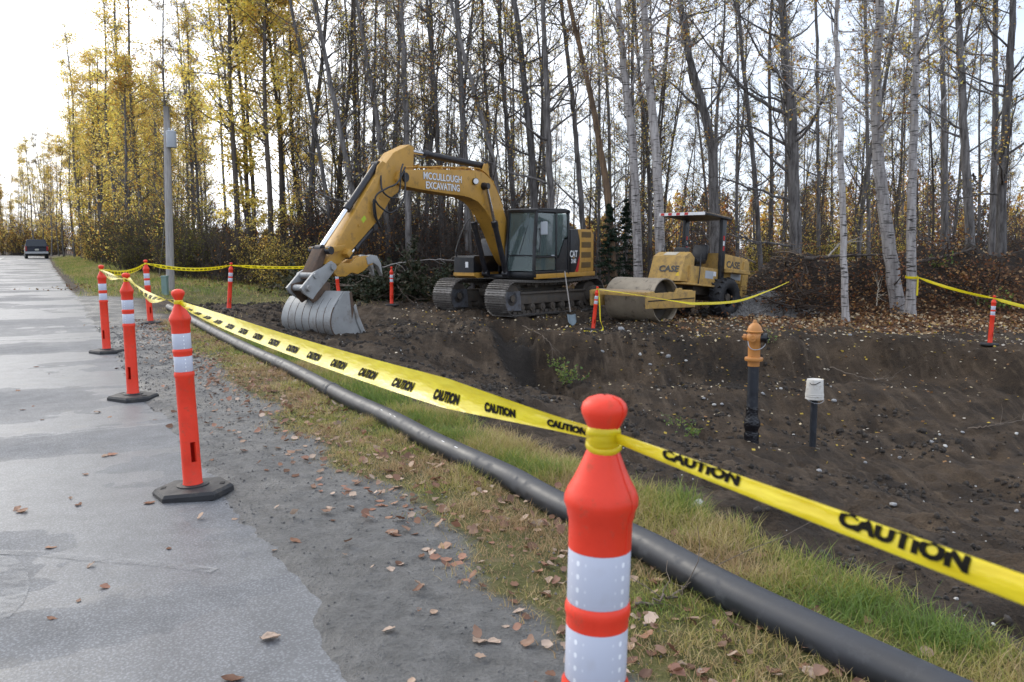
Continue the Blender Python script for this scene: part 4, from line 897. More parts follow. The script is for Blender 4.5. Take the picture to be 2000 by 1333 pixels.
bm = NB(); tube_bm(bm, [(1.30, cab_y1 + .0, 1.75), (1.27, cab_y1 + .06, 1.78), (1.24, cab_y1 + .06, 2.3), (1.22, cab_y1, 2.33)], .014, 8); obj('grab_rail', bm, black_paint, cab)
bm = NB(); bx(bm, (1.22, cab_y1 + .17, 2.36), (.07, .20, .36), bev=.03); obj('mirror', bm, trans_grey, cab); 
bm = NB(); tube_bm(bm, [(1.3, cab_y1 - .03, 2.55), (1.26, cab_y1 + .12, 2.55), (1.22, cab_y1 + .15, 2.5)], .012, 6); obj('mirror_arm', bm, black_paint, cab)
bm = NB(); bx(bm, (-.02, .77, 1.5), (.5, .5, .16), bev=.05); bx(bm, (-.27, .77, 1.9), (.14, .48, .75), Matrix.Rotation(-.15, 4, 'Y'), .05); bx(bm, (-.33, .77, 2.35), (.1, .28, .2), bev=.04); obj('operator_seat', bm, seat_vinyl, cab, auto=40)
for y in (.48, 1.06):
    bm = NB(); bx(bm, (.2, y, 1.55), (.5, .14, .3), bev=.04); cyl(bm, (.4, y, 1.7), (.42, y, 1.92), .022); obj('joystick_console', bm, seat_vinyl, cab, auto=40)
bm = NB(); bx(bm, (-.46, .77, 1.45), (.03, .86, .62)); bx(bm, (.42, .33, 1.4), (1.7, .03, .5)); obj('interior_trim', bm, seat_vinyl, cab)
bm = NB(); bx(bm, (1.05, .42, 1.95), (.1, .2, .18), bev=.02); obj('monitor', bm, black_paint, cab)
bm = NB(); cyl(bm, (1.375, .72, 1.66), (1.30, .95, 2.45), .008, seg=6); obj('wiper', bm, black_paint, cab)
# right front tool box, rails
bm = NB(); prism(bm, [(.5, 1.14), (1.74, 1.14), (1.74, 1.56), (1.68, 1.61), (.5, 1.61)], -1.23, -.55, .03); tb = part('tool_box', bm, black_paint, auto=35)
bm = NB(); bx(bm, (1.745, -.78, 1.36), (.012, .09, .16)); obj('warning_sticker', bm, white_paint, tb)
bm = NB(); prism(bm, [(.5, .985), (1.62, .985), (1.76, 1.05), (1.76, 1.138), (.5, 1.138)], -1.24, -.52, .02); part('step_deck', bm, cat_yellow, auto=35)
bm = NB(); prism(bm, [(-.1, 1.12), (.5, 1.12), (.48, 1.9), (.35, 2.1), (-.1, 2.1)], -1.23, -.50, .04); part('fuel_tank', bm, black_paint, auto=35)
bm = NB(); tube_bm(bm, [(1.72, -1.15, 1.58), (1.70, -1.15, 1.85), (1.2, -1.1, 2.62), (.5, -1.1, 2.66), (.3, -1.1, 2.1)], .02, 8); part('hand_rail', bm, black_paint)
bm = NB(); bx(bm, (.52, -.2, 1.95), (.35, .42, .1), bev=.02); bx(bm, (.4, -.2, 1.5), (.3, .4, .8), bev=.03); part('valve_cover', bm, black_paint, auto=35)
# boom
boom_prof = [(5.92, 3.40), (5.86, 3.56), (5.72, 3.62), (4.54, 3.73), (2.72, 3.84), (2.36, 3.80), (2.06, 3.67), (1.78, 3.42), (1.48, 3.0), (1.15, 2.4), (.80, 1.82), (.62, 1.62), (.60, 1.45), (.72, 1.34), (.90, 1.32), (1.05, 1.40), (1.40, 1.78), (1.72, 2.22), (2.06, 2.62), (2.31, 2.83), (2.64, 3.03), (3.0, 3.12), (3.3, 3.15), (4.06, 3.17), (5.16, 3.22), (5.75, 3.26), (5.88, 3.30)]
bm = NB(); prism(bm, boom_prof, -.235, .235, .014); boom = part('boom', bm, cat_yellow, auto=30)
for y in (-1, 1):
    for off_ in (0, .05):
        bm = NB(); tube_bm(bm, [(1.35, y * (.12 + off_), 2.95), (1.75, y * (.12 + off_), 3.50), (2.08, y * (.12 + off_), 3.76), (2.40, y * (.12 + off_), 3.88), (2.75, y * (.12 + off_), 3.90), (4.5, y * (.12 + off_), 3.79), (5.55, y * (.12 + off_), 3.70)], .016, 6); obj('hydraulic_line', bm, cat_yellow, boom, auto=60)
for x, z in ((3.2, 3.815), (4.2, 3.755), (5.1, 3.70), (1.9, 3.54)):
    bm = NB(); bx(bm, (x, 0, z + .05), (.06, .44, .08)); obj('line_clamp', bm, cat_yellow, boom)
for y in (-.242, .242):
    bm = NB(); cyl(bm, (2.42, y - .03, 3.45), (2.42, y + .05 * (1 if y > 0 else -1), 3.45), .10, seg=20); obj('boom_pin', bm, black_paint, boom, auto=40)
    bm = NB(); cyl(bm, (5.66, y - .04, 3.46), (5.66, y + .04, 3.46), .11, seg=20); obj('stick_pin', bm, black_paint, boom, auto=40)
bm = NB(); cyl(bm, (2.80, .20, 3.55), (2.86, .31, 3.55), .085, seg=20); wl_ = obj('work_light', bm, black_paint, boom, auto=40)
bm = NB(); cyl(bm, (2.862, .312, 3.55), (2.868, .322, 3.55), .07, seg=20); obj('lens', bm, white_paint, wl_, auto=40)
def side_M(x, z, y, slope): return Matrix.Translation((x, y, z)) @ Matrix.Rotation(math.pi, 4, 'Z') @ Matrix.Rotation(math.pi / 2, 4, 'X') @ Matrix.Rotation(slope, 4, 'Z')
for s_, z, wx in (('MCCULLOUGH', 3.545, 1.0), ('EXCAVATING', 3.325, .98)):
    lettering('name_outline', s_, .235, side_M(4.18, z, .2375, .0), black_paint, boom, .012, wx * .98)
    lettering('name_lettering', s_, .235, side_M(4.18, z, .2415, .0), white_paint, boom, .0055, wx * .98)
# hydraulic rams
def ram(p0, p1, f, rb_, rr_, y, nm='cylinder'):
    p0, p1 = Vector((p0[0], y, p0[1])), Vector((p1[0], y, p1[1])); m_ = p0.lerp(p1, f); b = NB(); cyl(b, p0, m_, rb_, seg=18); d = (p1 - p0).normalized()
    cyl(b, m_ - d * .13, m_ + d * .02, rb_ * 1.22, seg=18); cyl(b, p0 + Vector((0, -rb_ * 1.2, 0)), p0 + Vector((0, rb_ * 1.2, 0)), rb_ * 1.15, seg=16); c = part(nm, b, cyl_black, auto=40)
    b = NB(); cyl(b, m_, p1, rr_, seg=14); obj('rod', b, chrome, c, auto=40)
    b = NB(); cyl(b, p1 + Vector((0, -rb_ * 1.1, 0)), p1 + Vector((0, rb_ * 1.1, 0)), rr_ * 1.8, seg=14); obj('rod_eye', b, cyl_black, c, auto=40); return c
for y in (-.335, .335): ram((1.45, 1.12), (2.42, 3.45), .60, .075, .045, y, 'boom_cylinder')
ram((2.10, 4.02), (5.25, 4.12), .80, .085, .05, 0, 'stick_cylinder')
ram((6.38, 3.69), (8.20, 1.81), .54, .075, .05, 0, 'bucket_cylinder')
for y in (-.13, .13):
    b = NB(); prism(b, [(1.95, 3.62), (2.35, 3.8), (2.2, 4.06), (2.05, 4.08)], y - .02, y + .02); obj('cylinder_lug', b, cat_yellow, boom)
    b = NB(); prism(b, [(6.15, 3.72), (6.62, 3.28), (6.48, 3.66), (6.34, 3.78)], y - .02, y + .02); part('stick_lug', b, cat_yellow)
# stick
st_prof = [(5.20, 4.20), (5.36, 4.24), (5.95, 4.0), (6.62, 3.36), (7.2, 2.70), (8.02, 1.72), (8.20, 1.50), (8.14, 1.36), (7.98, 1.34), (7.82, 1.45), (7.42, 1.76), (6.46, 2.50), (6.05, 2.98), (5.45, 3.32), (5.24, 3.62)]
bm = NB(); prism(bm, st_prof, -.155, .155, .016); stick = part('stick', bm, cat_yellow, auto=30)
for pts_ in ([(5.75, .26, 3.75), (5.95, .36, 3.55), (6.0, .36, 3.15), (6.15, .30, 2.95), (6.45, .24, 3.1), (6.4, .15, 3.45)],
             [(5.7, .26, 3.6), (5.85, .40, 3.2), (6.0, .42, 2.85), (6.3, .34, 2.62), (6.6, .28, 2.75), (6.75, .24, 2.9), (6.72, .22, 2.55), (6.52, .18, 2.38)],
             [(5.72, .30, 3.68), (6.1, .38, 3.3), (6.45, .34, 3.15), (6.72, .26, 2.95), (6.65, .22, 2.5), (6.5, .2, 2.3)]):
    bm = NB(); tube_bm(bm, pts_, .021, 8); part('hose', bm, hose_rubber, auto=60)
for t_ in (.2, .45, .7):
    x, z = 6.15 + (7.6 - 6.15) * t_, 3.2 + (1.95 - 3.2) * t_
    bm = NB(); bx(bm, (x, .162, z), (.05, .02, .05)); obj('weld_boss', bm, cat_yellow, stick)
bm = NB(); bx(bm, (7.0, .1565, 2.46), (.14, .004, .10), Matrix.Rotation(.7, 4, 'Y')); obj('paint_splash', bm, mat('paint_splash', (.42, .55, .03), .6), stick)
ram((6.52, 2.30), (7.35, 1.66), .75, .065, .04, 0, 'thumb_cylinder')
bm = NB(); bx(bm, (7.62, 0, 1.72), (.16, .62, .12), Matrix.Rotation(.75, 4, 'Y'), .015); obj('thumb_bracket', bm, cat_yellow, stick, auto=35)
# thumb: two tined arms curving back toward the machine
for y in (-.12, .12):
    bm = NB(); prism(bm, [(8.04, 1.50), (7.98, 1.32), (7.85, 1.22), (7.6, 1.22), (7.42, 1.30), (7.22, 1.26), (7.0, 1.34), (6.86, 1.44), (6.74, 1.46), (6.62, 1.62), (6.95, 1.66), (7.2, 1.62), (7.45, 1.50), (7.7, 1.52)], y - .035, y + .035, .008); th = part('thumb', bm, cat_yellow, auto=35)
    bm = NB(); prism(bm, [(6.90, 1.46), (6.72, 1.50), (6.56, 1.42), (6.42, 1.20), (6.46, 1.48), (6.60, 1.66), (6.80, 1.68), (6.95, 1.62)], y - .05, y + .05, .008); obj('tine', bm, bucket_steel, th, auto=35)
bm = NB(); bx(bm, (7.35, 0, 1.40), (.3, .26, .1), Matrix.Rotation(-.1, 4, 'Y'), .02); part('thumb_web', bm, cat_yellow, auto=35)
# linkage and coupler
for y in (-.24, .24):
    bm = NB(); prism(bm, [(7.70, 1.90), (7.80, 1.78), (8.22, 1.72), (8.26, 1.84)], y - .03, y + .03, .008); part('link_arm', bm, cat_yellow, auto=35)
    bm = NB(); cyl(bm, (8.17, y - .06, 1.78), (8.17, y + .06, 1.78), .085, seg=16); part('link_pin', bm, cyl_black, auto=35)
bm = NB(); prism(bm, [(8.10, 1.82), (8.28, 1.82), (8.60, 1.32), (8.62, 1.20), (8.46, 1.18), (8.36, 1.30)], -.15, .15, .02); part('h_link', bm, rust_dark, auto=35)
for y in (-.20, .20):
    bm = NB(); prism(bm, [(7.98, 1.50), (8.10, 1.56), (8.38, 1.42), (8.60, 1.34), (8.98, 1.02), (8.92, .92), (8.66, .78), (8.54, .90), (8.30, 1.10), (8.02, 1.34)], y - .025, y + .025, .008); part('coupler_plate', bm, bucket_steel, auto=35)
bm = NB(); cyl(bm, (8.06, -.26, 1.44), (8.06, .26, 1.44), .075, seg=16); cyl(bm, (8.80, -.30, 1.02), (8.80, .30, 1.02), .065, seg=16); cyl(bm, (8.58, -.26, 1.27), (8.58, .26, 1.27), .06, seg=16); part('coupler_pin', bm, bucket_steel, auto=35)
bm = NB(); prism(bm, [(8.1, 1.32), (8.35, 1.20), (8.62, .98), (8.60, .86), (8.2, 1.1)], -.17, .17, .02); part('coupler_body', bm, rust_dark, auto=35)
# bucket: curved shell, two side plates, wear strips, cutting edge
BH = .69
curve = [(8.02, .93), (8.24, .94), (8.40, .80), (8.53, .66), (8.62, .50), (8.655, .34), (8.63, .19), (8.55, .07), (8.42, -.01), (8.22, -.04), (7.98, -.03), (7.72, -.02)]
cin = [(8.04, .905), (8.22, .912), (8.38, .775), (8.505, .645), (8.592, .49), (8.625, .34), (8.60, .20), (8.53, .095), (8.41, .018), (8.22, -.012), (7.98, -.002), (7.72, .005)]
bm = NB(); prism(bm, curve + cin[::-1], -BH + .02, BH - .02); bk = part('bucket', bm, bucket_steel, auto=30)
sidep = [(8.04, .905), (8.23, .915), (8.385, .78), (8.51, .65), (8.60, .495), (8.633, .34), (8.61, .195), (8.537, .085), (8.415, .005), (8.22, -.022), (7.98, -.012), (7.74, -.005), (7.86, .30), (7.93, .58)]
for y in (-1, 1):
    bm = NB(); prism(bm, sidep, y * (BH - .02), y * (BH + .006)); obj('side_plate', bm, bucket_steel, bk)
    bm = NB(); prism(bm, [(7.60, -.012), (7.74, -.012), (7.90, .30), (7.98, .60), (7.92, .66), (7.84, .42), (7.70, .16)], y * (BH + .006), y * (BH + .035), .006); obj('side_cutter', bm, bucket_steel, bk, auto=30)
    bm = NB(); prism(bm, [(8.02, .35), (8.08, .9), (8.02, .93), (7.95, .60)], y * (BH + .006), y * (BH + .012)); obj('rust_edge', bm, rust_dark, bk)
cu = np.array(curve); 
for y in np.linspace(-BH + .10, BH - .06, 7):
    P2 = smooth_path(cu[2:10], 24); nrm = np.stack([-np.gradient(P2[:, 1]), np.gradient(P2[:, 0])], 1); nrm /= np.linalg.norm(nrm, axis=1, keepdims=True); nrm *= np.sign(((P2 - np.array([8.2, .4])) * nrm).sum(1, keepdims=True))
    b = NB(); a_ = P2 + nrm * .014; lo_ = P2 - nrm * .004; prism(b, [tuple(p) for p in a_] + [tuple(p) for p in lo_[::-1]], y - .118, y + .070, 0); obj('wear_strip', b, bucket_steel, bk)
    b = NB(); a_ = P2 + nrm * .0165; lo_ = P2 - nrm * .004; prism(b, [tuple(p) for p in a_[4:]] + [tuple(p) for p in lo_[4:][::-1]], y + .071, y + .081, 0); obj('dirt_seam', b, rust_dark, bk)
bm = NB(); bx(bm, (7.62, 0, -.008), (.26, 2 * BH + .05, .03), bev=.006); obj('cutting_edge', bm, bucket_steel, bk)
for y in (-.16, .16):
    bm = NB(); prism(bm, [(8.10, .92), (8.10, 1.10), (8.30, 1.18), (8.86, 1.10), (8.88, .98), (8.60, .70), (8.42, .78), (8.25, .94)], y - .02, y + .02, .006); obj('hinge_ear', bm, rust_dark, bk, auto=30)
tag(ex, 'yellow tracked excavator with black cab, its boom folded and bucket resting on dirt', 'excavator')

# shovel leaning on the near track
a_ = PD(1103, 530, 22.9); b_ = PD(1118, 606, 22.3); gz = hz(b_[0], b_[1]); sh = empty('shovel', (b_[0], b_[1], gz)); d = Vector(a_ - b_); d.z = a_[2] - gz
bm = NB(); cyl(bm, d * .25, d, .018, .016, 10); obj('handle', bm, shovel_wood, sh, auto=50)
bm = NB(); q4 = d.to_track_quat('Z', 'Y').to_matrix().to_4x4(); bmesh.ops.create_grid(bm, x_segments=4, y_segments=6, size=.5)
for v in bm.verts:
    x, y = v.co.x, v.co.y; wd = .24 * (1 if y > -.1 else max(.1, 1 - ((-.1 - y) / .4) ** 2 * .85)); v.co = q4 @ Vector((x * wd, .05 * (x * 2) ** 2 + .0, (y + .5) * .32))
r = bmesh.ops.solidify(bm, geom=bm.faces[:], thickness=.006); obj('blade', bm, mat('shovel_steel', (.16, .20, .22), .45, .4), sh, smooth=True)
tag(sh, 'long handled shovel leaning against the excavator track', 'shovel')

# ------------------------------------------------------------------ roller (x forward, y to its left)
RA = math.radians(46); RZ = -.67
ro = empty('road_roller', (3.56, 23.1, RZ), math.atan2(-math.cos(RA), -math.sin(RA)))
def rp_(name, bm, m, auto=35, parent=None): return obj(name, bm, m, parent or ro, auto=auto)
bm = NB(); My = Matrix.Translation((0, 0, .60)) @ Matrix.Rotation(-math.pi / 2, 4, 'X')
lathe(bm, [(.545, -.70), (.560, -.78), (.575, -.81), (.60, -.81), (.602, -.79), (.602, .79), (.60, .81), (.575, .81), (.560, .78), (.545, .70)], 56, My, close=False); drum = rp_('drum', bm, drum_steel, 30)
for s_ in (-1, 1):
    bm = NB(); M2 = My; lathe(bm, [(.55, s_ * .50), (.3, s_ * .47), (.02, s_ * .47)], 40, M2, close=False); obj('drum_end', bm, muddy_steel, drum, smooth=True)
    bm = NB(); cyl(bm, (0, s_ * .45, .6), (0, s_ * .88, .6), .19, seg=24); cyl(bm, (0, s_ * .6, .6), (0, s_ * .8, .6), .24, seg=24); obj('drum_hub', bm, muddy_steel, drum, auto=40)
    bm = NB(); prism(bm, [(-1.15, .38), (1.02, .44), (1.04, .86), (.75, .88), (.68, .83), (-.25, .83), (-.32, .92), (-.50, .93), (-.56, .83), (-1.15, .83)], s_ * .90, s_ * .98, .012); fb = rp_('drum_frame', bm, case_yellow)
    bm = NB(); bx(bm, (-.05, s_ * .984, .635), (2.1, .012, .03)); obj('frame_groove', bm, black_paint, fb)
    bm = NB(); cyl(bm, (-.1, s_ * .86, .62), (-.1, s_ * .90, .62), .22, seg=20); obj('bearing_plate', bm, case_yellow, fb, auto=40)
bm = NB(); bx(bm, (.92, 0, .80), (.14, 1.80, .11), bev=.012); rp_('front_crossbar', bm, case_yellow)
bm = NB(); bx(bm, (.80, 0, .86), (.16, 1.78, .04), Matrix.Rotation(.25, 4, 'Y')); rp_('drum_scraper', bm, mat('scraper_wood', (.35, .25, .15), .8))
bm = NB(); bx(bm, (-1.05, 0, .62), (.22, 1.8, .46), bev=.03); rp_('rear_crossbar', bm, case_yellow)
bm = NB(); bx(bm, (-1.35, 0, .72), (.6, .5, .5), bev=.06); cyl(bm, (-1.4, 0, .4), (-1.4, 0, 1.05), .12); rp_('articulation_joint', bm, muddy_steel)
# rear frame, tilted nose-up
TL = math.radians(5.2); TM = Matrix.Translation((-2.95, 0, .55)) @ Matrix.Rotation(-TL, 4, 'Y') @ Matrix.Translation((2.95, 0, -.55))
rear_parts = []
def rq(name, bm, m, auto=35, parent=None):
    bm.transform(TM); return obj(name, bm, m, parent or ro, auto=auto)
bm = NB(); prism(bm, [(-.95, .92), (-1.05, 1.22), (-1.15, 1.62), (-1.40, 1.76), (-1.62, 1.62), (-1.62, .92)], -.55, .55, .015); hd = rq('front_console', bm, case_yellow)
MF = Matrix.Translation((-1.0395, .10, 1.25)) @ Matrix.Rotation(-.245, 4, 'Y') @ Matrix.Rotation(math.pi / 2, 4, 'Z') @ Matrix.Rotation(math.pi / 2, 4, 'X')
ccase = mat('case_print', (.075, .075, .07), .6)
lettering('case_lettering', 'CASE', .25, TM @ MF, ccase, hd, .008, 1.15)
bm = NB(); bx(bm, (-1.275, -.02, 1.70), (.20, .42, .012), Matrix.Rotation(.49, 4, 'Y')); rq('cover_plate', bm, mat('plate_cream', (.62, .56, .45), .5), parent=hd)
bm = NB(); prism(bm, [(.36, 1.06), (.50, 1.06), (.43, 1.20)], -.002, .006, axis='X'); bm.transform(Matrix.Translation((-1.012, 0, 0)) @ Matrix.Translation((0, 0, 1.1)) @ Matrix.Rotation(-.245, 4, 'Y') @ Matrix.Translation((0, 0, -1.1))); rq('warning_triangle', bm, mat('warn_yellow', (.75, .5, .02), .5), parent=hd)
bm = NB(); prism(bm, [(-1.35, .88), (-2.78, .88), (-2.78, 1.38), (-1.35, 1.38)], -.60, .62, .02); dk = rq('operator_deck', bm, case_yellow)
bm = NB(); bx(bm, (-2.30, .622, 1.18), (.42, .01, .22)); rq('data_plate', bm, trans_grey, parent=dk)
bm = NB(); bx(bm, (-2.58, .625, 1.22), (.14, .01, .13)); rq('white_sticker', bm, white_paint, parent=dk)
bm = NB(); bx(bm, (-2.0, .35, .86), (1.9, .75, .05), bev=.01); rq('foot_step', bm, case_yellow, parent=dk)
for x, yy in ((-1.72, .66), (-2.86, .66)):
    bm = NB(); tube_bm(bm, [(x, yy, .86), (x, yy + .02, 1.3), (x - .02, yy, 1.75)], .018, 8); rq('grab_rail', bm, black_paint)
bm = NB(); bx(bm, (-1.75, 0, 1.65), (.24, .42, .55), bev=.07); cyl(bm, (-1.80, 0, 1.85), (-1.92, 0, 2.05), .04); rq('steering_column', bm, seat_vinyl)
bm = NB()
for k in range(24):
    a0, a1 = 2 * math.pi * k / 24, 2 * math.pi * (k + 1) / 24; f_ = lambda a: Vector((-1.93, 0, 2.06)) + Matrix.Rotation(.5, 3, 'Y') @ Vector((0 + .20 * math.cos(a), .20 * math.sin(a), 0)); cyl(bm, f_(a0), f_(a1), .017, seg=8)
cyl(bm, Vector((-1.93, 0, 2.06)) + Vector((-.17, 0, .09)), Vector((-1.93, 0, 2.06)) + Vector((.17, 0, -.09)), .015, seg=6); rq('steering_wheel', bm, seat_vinyl)
bm = NB(); bx(bm, (-2.42, 0, 1.58), (.50, .52, .14), bev=.05); bx(bm, (-2.70, 0, 1.84), (.14, .50, .50), Matrix.Rotation(-.15, 4, 'Y'), .06); bx(bm, (-2.45, 0, 1.46), (.3, .3, .16), bev=.02); rq('operator_seat', bm, seat_vinyl)
for y in (-.62, .66):
    bm = NB(); prism(bm, [(-2.76, 1.05), (-2.94, 1.05), (-2.88, 2.82), (-2.66, 2.82)], y - .055, y + .055, .01); pst = rq('canopy_post', bm, black_paint)
    for z, m_ in ((2.28, red_paint), (2.13, white_paint), (1.98, red_paint)):
        bm = NB(); bx(bm, (-2.80 - (z - 1.98) * -.05, y + .058, z), (.08, .006, .13)); rq('reflector', bm, m_, parent=pst)
bm = NB(); prism(bm, [(-1.62, 2.83), (-3.02, 2.83), (-3.02, 2.88), (-1.62, 2.90)], -.78, .80, .01); can = rq('canopy', bm, black_paint)
bm = NB(); bx(bm, (-1.612, 0, 2.865), (.012, 1.56, .085)); rq('white_fascia', bm, white_paint, parent=can)
for y in (-.40, -.12, .16, -.66):
    bm = NB(); bx(bm, (-1.602, y, 2.865), (.008, .12, .07)); rq('red_reflector', bm, red_paint, parent=can)
bm = NB(); bx(bm, (-2.33, .0, 2.905), (1.3, 1.5, .02), bev=.006); rq('roof_sheet', bm, mat('roof_leaves', (.42, .30, .18), .8, var=.5, scale=12), parent=can)
bm = NB(); prism(bm, [(-2.98, 1.02), (-4.22, 1.02), (-4.34, 1.12), (-4.34, 1.74), (-4.28, 1.80), (-2.98, 1.86)], -.60, .60, .02); eh = rq('engine_hood', bm, case_yellow)
lettering('case_lettering', 'CASE', .27, TM @ Matrix.Translation((-3.58, .603, 1.55)) @ Matrix.Rotation(math.pi, 4, 'Z') @ Matrix.Rotation(math.pi / 2, 4, 'X'), ccase, eh, .008, 1.2)
bm = NB(); bx(bm, (-3.75, .606, 1.25), (.55, .012, .26)); rq('side_grille', bm, trans_grey, parent=eh)
bm = NB(); prism(bm, [(-2.95, 1.30), (-2.95, 1.40), (-3.9, 1.42), (-3.98, 1.30)], .55, .98, .012); rq('mud_guard', bm, case_yellow)
bm = NB(); prism(bm, [(-4.02, .62), (-4.40, .62), (-4.44, 1.70), (-4.30, 1.78), (-4.14, 1.70)], -.64, .64, .02); rq('rear_bumper', bm, case_yellow)
bm = NB(); bx(bm, (-3.2, 0, .80), (2.4, .62, .42), bev=.04); rq('rear_frame', bm, muddy_steel)
bm = NB(); cyl(bm, (-2.95, -.9, .56), (-2.95, .9, .56), .12, seg=16); rp_('axle', bm, muddy_steel)
for s_ in (-1, 1):
    Mt = Matrix.Translation((-2.95, s_ * .78, .555)) @ Matrix.Rotation(-math.pi / 2, 4, 'X')
    bm = NB(); lathe(bm, [(.30, -.16), (.34, -.20), (.46, -.215), (.54, -.19), (.565, -.12), (.572, 0), (.565, .12), (.54, .19), (.46, .215), (.34, .20), (.30, .16)], 48, Mt, close=False); ty = rp_('tyre', bm, black_rubber, 50)
    bm = NB(); lathe(bm, [(.305, -.15), (.27, -.12), (.26, -.02), (.16, .02 * s_), (.15, .07 * s_), (.01, .075 * s_)], 36, Mt, close=False); lathe(bm, [(.305, .15), (.27, .12), (.26, .02)], 36, Mt, close=False); obj('rim', bm, black_paint, ty, auto=40)
    bm = NB()
    for k in range(18):
        a = 2 * math.pi * k / 18
        for sd_ in (-1, 1): bx(bm, Mt @ Vector((.575 * math.cos(a + sd_ * .08), .575 * math.sin(a + sd_ * .08), sd_ * .10)), (.05, .19, .04), Matrix.Rotation(-a, 4, 'Y') @ Matrix.Rotation(math.pi / 2, 4, 'Y') @ Matrix.Rotation(sd_ * .5, 4, 'Z'))
    bmesh.ops.recalc_face_normals(bm, faces=bm.faces); o = obj('tread', bm, black_rubber, ty); o['kind'] = 'stuff'
bm = NB(); tube_bm(bm, [(-1.35, -.35, 1.3), (-1.42, -.36, 1.9), (-1.55, -.33, 2.05), (-1.7, -.3, 2.0)], .016, 8); rq('front_hoop', bm, black_paint)
tag(ro, 'yellow vibratory roller with smooth steel drum and a black canopy', 'roller')
# ------------------------------------------------------------------ trees
def grow(S, D, L, n, up=.0, jit=.12, rg=rng):
    """m limbs from starts S along dirs D with lengths L, bending up and wandering"""
    m = len(S); P = np.zeros((m, n, 3)); P[:, 0] = S; d = D / (np.linalg.norm(D, axis=1, keepdims=True) + 1e-9)
    for i in range(1, n):
        d = d + rg.normal(0, jit, (m, 3)); d[:, 2] += up; d /= np.linalg.norm(d, axis=1, keepdims=True); P[:, i] = P[:, i - 1] + d * (L / (n - 1))[:, None]
    return P
def along(P, k, lo, hi, rg=rng):
    m, n, _ = P.shape; b = rg.integers(0, m, k); t = rg.uniform(lo, hi, k) * (n - 1); i = np.minimum(t.astype(int), n - 2); f = (t - i)[:, None]
    return P[b, i] * (1 - f) + P[b, i + 1] * f, P[b, i + 1] - P[b, i], b, t / (n - 1)
def leaf_quads(C, size, rg=rng, flat=.0):
    m = len(C); a = rg.normal(0, 1, (m, 3)); a[:, 2] *= 1 - flat; a /= np.linalg.norm(a, axis=1, keepdims=True); b = rg.normal(0, 1, (m, 3)); b -= a * (a * b).sum(1, keepdims=True)
    if flat: b[:, 2] *= 1 - flat
    b /= np.linalg.norm(b, axis=1, keepdims=True) + 1e-9
    s = size * rg.uniform(.6, 1.3, (m, 1)); V = np.stack([C - a * s * .5, C + b * s * .36, C + a * s * .5, C - b * s * .36], 1)
    return V.reshape(-1, 3), np.arange(4 * m).reshape(m, 4)
def pick(pal, m, rg=rng, rep=4):
    pal = np.array(pal); c = pal[rg.integers(0, len(pal), m)] * rg.uniform(.75, 1.25, (m, 1)); return np.repeat(c, rep, axis=0)
YEL = [(.93, .68, .15), (.90, .64, .12), (.86, .69, .19), (.94, .73, .25), (.70, .63, .17)]
YGR = [(.60, .46, .07), (.48, .42, .07), (.34, .34, .07), (.66, .46, .07)]
ORG = [(.56, .27, .05), (.46, .20, .04), (.62, .36, .07), (.34, .16, .045)]
RUS = [(.25, .085, .03), (.18, .07, .03), (.32, .14, .04), (.14, .07, .035)]
